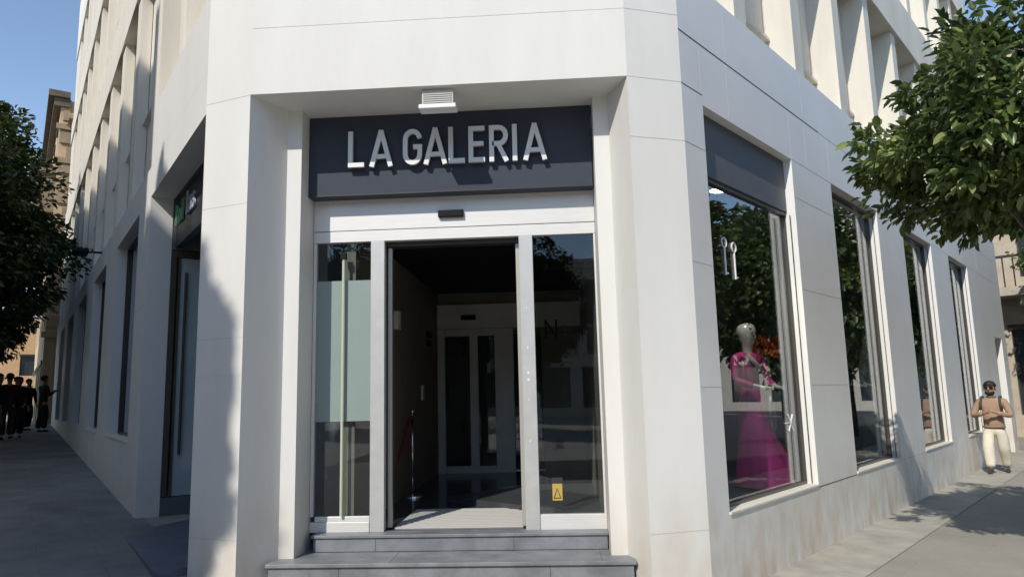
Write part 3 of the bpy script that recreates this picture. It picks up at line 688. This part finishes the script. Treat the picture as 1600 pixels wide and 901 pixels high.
    nl = {'p': (v(0, 0, .96), (.145*k*f_, .115*k*f_)), 'q': (v(0, 0, .88), (.10*k, .11*k*f_**.5))}; el = [('p', 'q')]
    for s in (-1, 1):
        t = 'LR'[s > 0]
        nl.update({t+'h': (v(s*hipx*1.1, 0, .82), .100*k*f_**.6), t+'k': (KN[s], .096*k*f_**.6), t+'c': ((KN[s]+FL[s])/2+v(0, .03, .03), .092*k*f_**.6), t+'a': (FL[s]+v(0, .015, .04), .084*k)})
        el += [('q', t+'h'), (t+'h', t+'k'), (t+'k', t+'c'), (t+'c', t+'a')]
        skin('shoe', {'a': (FL[s]+v(0, .04, -.025), (.04*k, .036*k)), 'b': (FL[s]+v(s*.01, -.06, -.035), (.045*k, .030*k)), 'c': (FL[s]+v(s*.02, -.14, -.045), (.040*k, .020*k))}, [('a', 'b'), ('b', 'c')], shoe, P, 1)
    skin('trousers', nl, el, legs, P, 2)
    for x in extras: x(P, v, k, hv, hk)
    return P
def cloth(n, c): return mat(n, c, .85, var=.12, vscale=9, bump=.3, bscale=25)
def glasses(P, v, k, hv, hk):
    def f(mb):
        for s in (-1, 1): blob(mb, hv(s*.034, -.098, 1.648), (.030*hk, .010*hk, .021*hk), 6)
        mb.tube([hv(-.08, -.02, 1.655), hv(-.07, -.09, 1.655), hv(.07, -.09, 1.655), hv(.08, -.02, 1.655)], .005*hk, 5)
    local('sunglasses', M_BLACK, P, f)
def beard(P, v, k, hv, hk): local('beard', HAIR, P, lambda mb: blob(mb, hv(0, -.045, 1.565), (.070*hk, .058*hk, .050*hk), 8, 0, lambda q: Vector((q.x, q.y if q.y < .4 else .4, min(q.z, .35)))))
def collar(P, v, k, hv, hk):
    local('collar', cloth('dark_rib', (.30, .19, .12)), P, lambda mb: mb.tube([v(.072*math.cos(a*math.pi/8), .01+.072*math.sin(a*math.pi/8), 1.50) for a in range(17)], .017*k, 6))
    local('hem', cloth('dark_rib', (.30, .19, .12)), P, lambda mb: mb.tube([v(.178*math.cos(a*math.pi/12), .138*math.sin(a*math.pi/12), .905) for a in range(25)], .022*k, 6))
def pack(P, v, k, hv, hk):
    def f(mb):
        for s in (-1, 1): mb.tube([v(s*.15, .14, 1.40), v(s*.155, .06, 1.505), v(s*.155, -.05, 1.49), v(s*.165, -.125, 1.38), v(s*.185, -.13, 1.24)], .024*k, 8)
    local('strap', cloth('strap_cloth', (.06, .065, .05)), P, f)
    local('backpack', cloth('pack_cloth', (.05, .055, .045)), P, lambda mb: blob(mb, v(0, .22, 1.2), (.15*k, .09*k, .23*k), 10))
SHOE = mat('brown_shoe', (.05, .03, .02), .5)
px, py = 8.10, 8.50
person((px, py, gz(px, py)+.01), math.atan2(px, py+5.5)*-1-.18, 1.62, 'stout bearded man in tan jumper, cream trousers and sunglasses walking beside the right facade',
       cloth('tan_knit', (.38, .25, .17)), cloth('cream_trouser', (.72, .66, .54)), SHOE, fat=1.25, pose='clasp', headscale=1.26, extras=(glasses, beard, pack, collar), stride=.24)
DK = cloth('navy_cloth', (.018, .02, .03)); DK2 = cloth('charcoal_cloth', (.025, .025, .026)); OL = cloth('olive_cloth', (.07, .06, .045)); RD = cloth('maroon_cloth', (.10, .02, .025)); KH = cloth('khaki_cloth', (.17, .14, .10))
def at_left(s, d): p = LW(s, d, 0); return (p[0], p[1], gz(p[0], p[1])+.01)
crowd = [(20.4, -.42, 2.6, 'person in a black coat standing closest to the left facade', DK2, DK2, 'phone', 1.72),
         (18.0, -1.08, .6, 'person in a charcoal jacket in the middle of the street group', DK2, DK, 'stand', 1.66),
         (17.2, -1.52, 2.2, 'person in dark blue top and khaki trousers at the left of the group', DK, KH, 'stand', 1.74),
         (20.6, -1.12, 3.6, 'person in maroon jumper half hidden in the street group', RD, DK2, 'phone', 1.68),
         (21.6, -.80, 1.2, 'person in an olive coat second from the left facade', OL, DK, 'stand', 1.62),
         (22.0, -1.05, 2.9, 'person in dark clothes farthest back in the street group', DK, DK, 'stand', 1.66),
         (17.6, -1.30, 3.9, 'person in a red brown coat with hands together near the left of the group', RD, OL, 'phone', 1.75)]
for s, d, rz, lab, a, b, po, h in crowd: person(at_left(s, d), rz, h, lab, a, b, M_BLACK, pose=po, group='people standing in the shaded left street', stride=.05)
p = RW(6.5, -5.0, 0)
person((p[0], p[1], gz(p[0], p[1])+.01), 2.2, 1.75, 'person in black coat seen only as a reflection in the second display window', DK2, DK, M_BLACK, stride=.12)
# mannequin
def mannequin(s0, d0, label, skirt, topm, group):
    o = RW(s0, d0, .52); A = rad(38.1)
    P = empty('mannequin', o, label, 'mannequin', group, rad(51.9-25))
    wm = mat('mannequin_shell', (.72, .72, .70), .3, metal=.15)
    v = lambda x, y, z: Vector((x, y, z))
    n = {'pel': (v(0, 0, 1.0), .09), 'ch': (v(0, 0, 1.28), .085), 'nk': (v(0, 0, 1.49), .042), 'jw': (v(0, -.015, 1.60), .082), 'hd': (v(0, -.01, 1.70), .124), 'cr': (v(0, .01, 1.80), .088)}
    e = [('pel', 'ch'), ('ch', 'nk'), ('nk', 'jw'), ('jw', 'hd'), ('hd', 'cr')]
    for s in (-1, 1):
        t = 'LR'[s > 0]; el = v(s*.22, -.02, 1.16); hn = v(s*.10+.06, -.26, 1.08)
        n.update({t+'s': (v(s*.16, 0, 1.42), .045), t+'e': (el, .034), t+'h': (hn, .024), t+'p': (hn+v(-s*.02, -.05, 0), (.03, .018)), t+'l': (v(s*.04, 0, .9), .055), t+'k': (v(s*.05, 0, .5), .04), t+'a': (v(s*.08, 0, .08), .032), t+'t': (v(s*.08, -.12, .03), .025)})
        e += [('ch', t+'s'), (t+'s', t+'e'), (t+'e', t+'h'), (t+'h', t+'p'), ('pel', t+'l'), (t+'l', t+'k'), (t+'k', t+'a'), (t+'a', t+'t')]
        for q in range(4): n[f'{t}f{q}'] = (hn+v(-s*.035+.0, -.11, .02-.013*q), .007); e.append((t+'p', f'{t}f{q}'))
    skin('body', n, e, wm, P)
    def f(mb):
        for a, b, c in ((-.035, -.126, 1.72), (.035, -.126, 1.72), (-.02, -.124, 1.68), (.02, -.128, 1.75), (0, -.118, 1.64), (-.05, -.115, 1.77)): blob(mb, v(a, b, c), (.010, .006, .010), 5)
    local('face_mark', M_BLACK, P, f)
    def dress(mb):
        n_ = 44; rows = 16; i0 = len(mb.v)
        for j in range(rows+1):
            t = j/rows; z = 1.12-1.08*t
            for i in range(n_):
                a = 2*math.pi*i/n_; ca = math.cos(a); fl_ = t**2.2
                r = .115+.01*t+fl_*(.02 if ca < 0 else .02+.42*ca*ca)
                r *= 1+.05*t*math.sin(a*11+1.5*math.sin(3*a)+t)
                ys = (.14+.05*t+fl_*.12)
                mb.v.append((r*ca+.22*t*t*max(0, ca), ys*math.sin(a), z))
        for j in range(rows):
            for i in range(n_): a = i0+j*n_+i; b = i0+j*n_+(i+1) % n_; mb.f.append((a, b, b+n_, a+n_)); mb.m.append(0)
    local('long_skirt', skirt, P, dress)
    nt_ = {'w': (v(0, 0, 1.08), (.112, .10)), 'c': (v(0, -.01, 1.27), (.135, .11)), 'd': (v(0, 0, 1.42), (.10, .08))}; et = [('w', 'c'), ('c', 'd')]
    for s in (-1, 1):
        t = 'LR'[s > 0]; nt_.update({t+'s': (v(s*.17, 0, 1.41), .062), t+'e': (v(s*.225, -.02, 1.17), .05), t+'h': (v(s*.14+.04, -.19, 1.10), .036)}); et += [('d', t+'s'), (t+'s', t+'e'), (t+'e', t+'h')]
    skin('bodice', nt_, et, topm, P)
    def sash(mb): mb.tube([v(-.10, -.10, 1.44), v(.0, -.145, 1.32), (.10, -.135, 1.20)], .028, 8)
    local('sash', mat('pale_trim', (.5, .42, .45), .6), P, sash)
    return P
MG = mat('magenta_cloth', (.62, .045, .32), .6, var=.15, vscale=6); MG2 = mat('dark_magenta_cloth', (.32, .03, .12), .7, var=.2)
mannequin(2.45, .66, 'white faced mannequin in a long magenta gown with train behind the first window', MG, mat('magenta_bodice', (.52, .04, .24), .65, var=.2), None)
mannequin(5.9, .7, 'white mannequin in dark dress behind the second display window', mat('black_gown', (.03, .03, .035), .6), mat('grey_bodice', (.16, .15, .14), .7), None)
fw = empty('flower_arrangement', RW(2.62, .5, 1.7), 'orange and red silk flowers standing beside the magenta gowned mannequin', 'flowers')
def f(mb):
    random.seed(5)
    for k in range(34):
        c = Vector(RW(2.62+random.uniform(-.16, .2), .5+random.uniform(-.12, .12), 2.03+random.uniform(-.10, .12)))
        for q in range(5):
            a = 2*math.pi*q/5+k; u = Vector((math.cos(a), math.sin(a)*.6, math.sin(a)))*.045
            w_ = u.cross(Vector((.3, .5, .8))).normalized()*.018
            mb.face([c, c+u*.6+w_, c+u+Vector((0, 0, .01)), c+u*.6-w_], k % 2)
part('petal', [mat('orange_petal', (.75, .22, .04), .6), mat('red_petal', (.6, .05, .03), .6)], fw, f, merge=False)
def f(mb): mb.tube([RW(2.62, .5, .52), RW(2.63, .5, 1.3), RW(2.62, .5, 1.95)], .010, 6)
part('stem', mat('stem_green', (.05, .09, .03), .7), fw, f)
bx = empty('silver_vase', RW(2.75, .6, .6), 'tall pale ornament standing at the right of the magenta gown', 'ornament')
def f(mb): mb.tube([RW(2.72, .55, .55), RW(2.72, .55, 1.1), RW(2.72, .55, 1.2), RW(2.73, .55, 1.75)], [.07, .03, .055, .03], 14)
part('vase_body', mat('silver_glaze', (.35, .37, .38), .25, metal=.3), bx, f, smooth=True)

sp_ = bpy.data.lights.new('display_spot', 'SPOT'); sp_.energy = 55; sp_.spot_size = rad(100); sp_.spot_blend = .6; sp_.color = (1, .9, .75); sp_.shadow_soft_size = .06
so_ = bpy.data.objects.new('display_spot', sp_); COL.objects.link(so_); so_.location = RW(1.6, .46, 3.60); so_.rotation_euler = (rad(8), 0, 0)
# stanchion in the lobby
sx, sy = -1.69, 2.80
sn = empty('rope_stanchion', (sx, sy, Z0), 'chrome rope stanchion with dark red rope in the lobby', 'barrier post')
chrome = mat('chrome', (.75, .74, .72), .2, metal=1)
def f(mb): mb.tube([(sx, sy, Z0+.03), (sx, sy, Z0+.95)], .016, 12); mb.tube([(sx, sy, Z0+.94), (sx, sy, Z0+.99)], [.026, .02], 12)
part('post', chrome, sn, f, smooth=True)
def f(mb): mb.tube([(sx, sy, Z0+.002), (sx, sy, Z0+.02), (sx, sy, Z0+.04)], [.13, .125, .03], 20)
part('foot', chrome, sn, f)
def f(mb): mb.tube([(sx-.02, sy-.02, Z0+.90), (sx-.09, sy-.22, Z0+.5), (sx-.15, sy-.45, Z0+.32), (sx-.2, sy-.75, Z0+.40)], .02, 8)
part('rope', mat('red_rope', (.25, .02, .03), .8), sn, f, smooth=True)

# ------------------------------------------------------------ trees
def crown_mesh(name, rx, rz, leaf, nclump, per, seed, m, clump_r=.34, hollow=.55, asp=.5, lump=.25, flat=None):
    rng = np.random.default_rng(seed)
    d = rng.normal(size=(nclump, 3)); d /= np.linalg.norm(d, axis=1)[:, None]
    rr = hollow+(1-hollow)*rng.random(nclump)**.6
    ph = rng.random(6)*6.28
    bumpy = 1+lump*(np.sin(d[:, 0]*4+ph[0])*np.sin(d[:, 1]*5+ph[1])+.7*np.sin(d[:, 2]*6+ph[2]+d[:, 0]*3))
    cc = d*(rr*bumpy)[:, None]*np.array([rx, rx, rz])
    if flat: cc[:, 2] = np.where(cc[:, 2] < -flat*rz, -flat*rz+(cc[:, 2]+flat*rz)*.25, cc[:, 2])
    ct = rng.random(nclump)
    cr = clump_r*(.6+.8*rng.random(nclump))
    idx = np.repeat(np.arange(nclump), per); N = len(idx)
    off = rng.normal(size=(N, 3)); off /= np.linalg.norm(off, axis=1)[:, None]; off *= (rng.random(N)**.45)[:, None]*cr[idx][:, None]; off[:, 2] *= .75
    c = cc[idx]+off
    out = c/np.array([rx, rx, rz]); out /= np.linalg.norm(out, axis=1)[:, None]+1e-6
    ax = out*.7+off/(cr[idx][:, None]+1e-6)*.8+rng.normal(size=(N, 3))*.55; ax[:, 2] -= .35; ax /= np.linalg.norm(ax, axis=1)[:, None]
    upv = np.array([0, 0, 1.])+out*.5+rng.normal(size=(N, 3))*.55
    sd = np.cross(ax, upv); sd /= np.linalg.norm(sd, axis=1)[:, None]+1e-6; nm = np.cross(sd, ax)
    L = leaf*(.65+.7*rng.random(N))[:, None]; Wd = L*asp*.5
    fold = .35
    V = np.stack([c, c+ax*L*.33+sd*Wd+nm*Wd*fold, c+ax*L*.72+sd*Wd*.8+nm*Wd*fold-nm*L*.03, c+ax*L-nm*L*.12,
                  c+ax*L*.72-sd*Wd*.8+nm*Wd*fold-nm*L*.03, c+ax*L*.33-sd*Wd+nm*Wd*fold], axis=1).reshape(-1, 3)
    base = (np.arange(N)*6)[:, None]
    F = np.concatenate([base+np.array([0, 1, 2, 3]), base+np.array([0, 3, 4, 5])], axis=1).reshape(-1, 4)
    me = bpy.data.meshes.new(name); me.vertices.add(len(V)); me.vertices.foreach_set('co', V.ravel())
    me.loops.add(F.size); me.loops.foreach_set('vertex_index', F.ravel().astype(np.int32))
    me.polygons.add(len(F)); me.polygons.foreach_set('loop_start', (np.arange(len(F))*4).astype(np.int32)); me.polygons.foreach_set('loop_total', np.full(len(F), 4, np.int32))
    me.update(calc_edges=True)
    a = me.attributes.new('tint', 'FLOAT', 'FACE'); t = np.clip(ct[idx]*.45+rng.random(N)*.55+(rng.random(N) > .95)*.3, 0, 1); a.data.foreach_set('value', np.repeat(t, 2).astype(np.float32))
    me.materials.append(m); me.validate(); return me, cc
def tree(name, loc, label, crown, cz, trunk_r=.1, group=None, seed=0, lean=(0, 0), crown_c=(0, 0), rot=0, scale=1.0):
    me, cc = crown
    P = empty(name, loc, label, 'tree', group, rot)
    r = random.Random(seed); mb = MB()
    tz = cz*.52
    mb.tube([(0, 0, -.1), (lean[0]*.3, lean[1]*.3, tz*.5), (lean[0], lean[1], tz)], [trunk_r*1.2, trunk_r*.9, trunk_r*.75], 10)
    for k in range(16):
        t = cc[r.randrange(len(cc))]*scale*.92; t = Vector((t[0]+crown_c[0], t[1]+crown_c[1], t[2]+cz))
        a = Vector((lean[0], lean[1], tz*(.85+.15*r.random()))); m_ = (a+t)/2+Vector((r.uniform(-.12, .12), r.uniform(-.12, .12), .12))
        mb.tube([a, m_, t], [trunk_r*.42, trunk_r*.25, trunk_r*.07], 6, cap=False)
        for q in range(3):
            t2 = cc[r.randrange(len(cc))]*scale*.9; t2 = Vector((t2[0]+crown_c[0], t2[1]+crown_c[1], t2[2]+cz))
            if (t2-t).length < 1.5: mb.tube([m_, (m_+t2)/2+Vector((0, 0, .05)), t2], [trunk_r*.15, trunk_r*.1, trunk_r*.05], 5, cap=False)
    tk = mb.build('trunk', M_TRUNK, None, smooth=True, merge=False); tk.parent = P
    c = bpy.data.objects.new('crown', me); COL.objects.link(c); c.parent = P; c.location = (crown_c[0], crown_c[1], cz); c.scale = (scale,)*3
    return P
OR1 = crown_mesh('crown', 1.66, 1.14, .10, 400, 80, 11, M_LEAF, .22, .40, .48, .26, flat=.42)
OR2 = crown_mesh('crown', 1.9, 1.6, .15, 210, 60, 12, M_LEAF, .42, .45, .55, .2)
OR3 = crown_mesh('crown', 2.4, 2.7, .15, 330, 95, 13, M_LEAFD, .42, .4, .55, .22)
CYP = crown_mesh('crown', .33, 1.35, .10, 150, 110, 21, M_LEAFD, .16, .1, .5, .08)
def gp(x, y): return (x, y, gz(x, y))
tree('orange_tree', gp(4.82, .55), 'leafy orange tree reaching over the right pavement in front of the facade', OR1, 3.76, .10, 'street trees', 1, (-.05, .0), (-.36, -.05), scale=1.0)
x, y, _ = RW(19.2, -1.5, 0); tree('orange_tree', gp(x, y), 'lighter green orange tree at the far right beyond the walking man', OR2, 5.0, .08, 'street trees', 2, scale=.62)
for i, (s, dd, sc, cz, lab) in enumerate(((6.5, -4.6, 1.1, 4.0, 'orange tree nearest the corner on the right kerb, outside the picture'), (14.5, -4.6, 1.45, 4.4, 'orange tree second along the right kerb, seen reflected in the windows'), (21, -4.8, 1.5, 4.6, 'orange tree third along the right kerb, seen reflected in the windows'), (28, -4.6, 1.4, 4.4, 'orange tree farthest along the right kerb, seen reflected in the windows'))):
    x, y, _ = RW(s, dd, 0); tree('orange_tree', gp(x, y), lab, OR2, cz, .12, 'street trees', 5+i, scale=sc, rot=i*1.3)
for s, dd, cz, sc, lab, sd_ in ((12.5, -2.8, 4.2, .92, 'dark leafy tree close to the shaded left facade, in front of the others', 31), (17.5, -3.1, 6.1, 1.12, 'taller dark tree behind the first tree in the left street', 32), (24.5, -3.0, 4.6, .95, 'dark tree far down the left street behind the standing people', 33)):
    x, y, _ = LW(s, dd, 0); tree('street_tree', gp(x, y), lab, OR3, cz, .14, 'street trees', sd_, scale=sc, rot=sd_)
for i, (x, y, cz, sc) in enumerate(((-9, -24, 5.2, 1.1), (-1.5, -27, 5.6, 1.2), (5.5, -23, 4.8, 1.0), (12, -28, 5.6, 1.2))):  # unseen row added to break up the mirror image in the door glass
    tree('street_tree', gp(x, y), ('dark tree added behind the camera, leftmost of those mirrored in the entrance', 'dark tree added straight behind the camera, mirrored in the doors', 'smallest dark tree added behind the camera, mirrored in the right door pane', 'dark tree added behind the camera, rightmost of those mirrored in the entrance')[i], OR3, cz, .16, 'trees added for the mirror image in the entrance', 60+i, scale=sc, rot=i)
for (bx_, by_, bz_, cz_, sc_, lab) in ((-2.95, .16, 1.55, None, 1.0, 'tall narrow cypress left of the camera whose shadow falls on the left pillar'), (LW(2.3, 0, 0)[0], LW(2.3, 0, 0)[1], 3.2, None, .9, 'second narrow cypress at the left kerb, whose tip shades the left band')):
    t_ = 9.0; X_, Y_, Z_ = bx_-K*t_, by_-t_, bz_+DZ*t_
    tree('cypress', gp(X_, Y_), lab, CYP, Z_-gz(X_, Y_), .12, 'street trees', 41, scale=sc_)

# ------------------------------------------------------------ other buildings
def block(name, label, fr, length, depth, height, m, bays, floors, ww=1.2, wh=1.7, z0=4.2, fh=3.3, arched=False, cornice=True, group=None, trim=None, base=-1.0, shop=True):
    o = fr(length/2, 0, 0); P = empty(name, (o[0], o[1], 0), label, 'building', group)
    holes = []
    st_ = length/bays
    for f_ in range(floors):
        for b in range(bays):
            c = st_*(b+.5); holes.append((c-ww/2, c+ww/2, z0+f_*fh, z0+f_*fh+wh))
    if shop:
        for b in range(bays): c = st_*(b+.5); holes.append((c-st_*.36, c+st_*.36, .6, 3.2))
    mb = MB(); mb.wall(fr, 0, length, base, height, holes, .35)
    mb.box(0, length, .36, depth, base, height-.05, fr, 0); mb.build('wall', m, P)
    trim = trim or m
    if cornice:
        mb = MB(); mb.box(-.2, length+.2, -.45, .3, height, height+.25, fr); mb.box(-.1, length+.1, -.25, .3, height-.35, height-.002, fr); mb.build('cornice', trim, P, merge=False)
    for h in holes:
        mb = MB(); mb.box(h[0], h[1], .22, .26, h[2], h[3], fr); mb.box(h[0]-.08, h[1]+.08, -.06, -.002, h[3], h[3]+.14, fr)
        w = mb.build('window', [M_DARKF], P, merge=False)
        mb = MB(); mb.box(h[0]+.04, (h[0]+h[1])/2-.03, .20, .218, h[2]+.04, h[3]-.04, fr); mb.box((h[0]+h[1])/2+.03, h[1]-.04, .20, .218, h[2]+.04, h[3]-.04, fr)
        mb.build('pane', mat('dark_pane', (.03, .04, .05), .08, coat=.6), w, merge=False)
        if arched and h[2] > 3.5:
            mb = MB(); c = (h[0]+h[1])/2
            mb.face([fr(c+ww/2*math.cos(math.pi*i/10), -.004, h[3]+.14+ww/2*math.sin(math.pi*i/10)) for i in range(11)]); mb.build('arch_pane', mat('dark_pane', (.03, .04, .05), .08), w)
    return P
CREAM = mat('cream_render', (.80, .75, .64), .85, var=.12); OCHRE = mat('ochre_render', (.50, .33, .15), .85, var=.18); WARM = mat('pale_stone', (.58, .53, .45), .85, var=.12, bump=.2); ORNG = mat('orange_render', (.62, .36, .18), .85, var=.1)
# across the left street (outside the picture; these shade the left side)
def LX(off): # frame of the opposite side, facing the street
    return frame((Lc[0]-.784*off, Lc[1]-.621*off), -38.4)
block('apartment_block', 'tall cream apartment block across the left street, shading the left facade', lambda s, d, z: LX(10)(s-1.7, d, z), 30, 8, 16.4, CREAM, 12, 3, cornice=False)
Pb = empty('shade_house', LX(10)(-3.2, 0, 0), 'unseen narrow lower house added beside the cream apartment block to shade the left pillar', 'building')  # added out of view; roof edge sloped for its shade on the left pillar
mb = MB(); fr = LX(10)
mb.box(-5.05, -1.72, 0, 6, -1, 11.6, fr)
mb.face([fr(-5.05, 0, 11.6), fr(-1.72, 0, 11.6), fr(-1.72, 0, 13.5), fr(-4.3, 0, 13.2)]); mb.face([fr(-5.05, .3, 11.6), fr(-1.72, .3, 11.6), fr(-1.72, .3, 13.5), fr(-4.3, .3, 13.2)])
mb.face([fr(-5.05, 0, 11.6), fr(-4.3, 0, 13.2), fr(-4.3, .3, 13.2), fr(-5.05, .3, 11.6)])
mb.build('wall', OCHRE, Pb, merge=False)
mb = MB()
for z in (5, 8.4): mb.box(-4.2, -3.0, -.05, -.002, z, z+1.8, fr)
mb.build('window', M_DARKF, Pb, merge=False)
# across the right street
RX = frame((Rc[0]+.787*19, Rc[1]-.617*19), 38.1, True)
block('arched_house', 'pale stone house with arched windows across the right street', lambda s, d, z: RW(46+d, -3.0-s, z), 24, 8, 13.5, WARM, 8, 3, arched=True, wh=1.5)
block('terrace_house', 'ochre house with plain windows across the square at right', lambda s, d, z: RX(s-16, d, z), 20, 8, 10.5, OCHRE, 7, 2)
# behind the camera
BX = lambda s, d, z: (16-s, -42-d, z)
block('square_building', 'long cream building facing the entrance from across the square', BX, 44, 9, 10.5, CREAM, 15, 2, ww=1.3)
# down the left street
BL = frame((LW(26.5, -.35, 0)[0], LW(26.5, -.35, 0)[1]), -38.4, True)
ob = block('old_house', 'old ochre stone house with heavy cornice and bay balcony beyond the white building', BL, 14, 8, 13.9, mat('old_stone', (.62, .47, .30), .9, var=.25, vscale=2, bump=.4), 5, 3, trim=mat('dark_cornice', (.16, .13, .10), .9, var=.3), z0=4.6)
def f(mb):
    for zz in (5.5,): mb.box(.1, 4.4, -1.0, -.01, zz, zz+.18, BL)
    for k in range(10):
        for zz in (5.68,): mb.tube([BL(.15+k*.45, -.95, zz), BL(.15+k*.45, -.95, zz+.95)], .02, 5)
    for zz in (6.6,): mb.box(.1, 4.4, -1.0, -.92, zz, zz+.06, BL)
part('balcony', mat('iron_rust', (.10, .055, .04), .8), ob, f, merge=False)
def f(mb):
    mb.box(.3, 3.6, -.8, -.01, 7.6, 10.9, BL)
    for k in range(3): mb.box(.2, 3.7, -.9, .0, 7.6+k*1.6, 7.78+k*1.6, BL)
part('bay_window', mat('weathered_wood', (.30, .24, .17), .85, var=.3, vscale=4), ob, f, merge=False)
def f(mb):
    for z in (4.2, 7.5, 11.2, 12.6): mb.box(-.12, -.001, -.12, 3.0, z, z+.22, BL)
    for z in range(14): mb.box(-.07, -.002, .02+.25*(z % 2), .55+.25*(z % 2), 4.6+z*.62, 5.05+z*.62, BL)
    for k in range(6): mb.box(-.35, -.121, .1+k*.45, .28+k*.45, 12.9, 13.3, BL)
part('quoin', mat('quoin_stone', (.42, .33, .22), .9, var=.25, vscale=3), ob, f, merge=False)
FRr = lambda s, d, z: (-48+s*.78-d*.62, 52+s*.62+d*.78, z)
block('far_house', 'sunlit orange house closing the end of the left street', lambda s, d, z: FRr(s-8, d, z), 26, 6, 9, ORNG, 6, 1)
# far right, beyond the side street
BR = lambda s, d, z: RW(21.5+d, 12-s, z)
ob = block('balcony_house', 'beige house with stone balcony over a dark shopfront at the far right', BR, 14, 8, 12, mat('beige_render', (.5, .43, .34), .85, var=.15), 5, 2, z0=4.8, wh=2.1)
def f(mb): mb.box(9.0, 14.2, -1.1, -.01, 4.15, 4.4, BR)
bal = part('balcony', mat('pale_balcony', (.5, .45, .38), .8, var=.2), ob, f)
for k in range(6):
    mb = MB(); mb.box(9.3+k*.9, 9.55+k*.9, -.9, -.01, 3.85, 4.149, BR); mb.build('bracket', mat('pale_balcony', (.5, .45, .38)), bal)
def f(mb):
    for k in range(20): mb.tube([BR(9.1+k*.26, -1.02, 4.4), BR(9.1+k*.26, -1.02, 5.3)], .02, 5)
    mb.box(9, 14.2, -1.07, -.97, 5.3, 5.37, BR)
part('railing', M_DARKF, bal, f, merge=False)
bpy.context.view_layer.update()
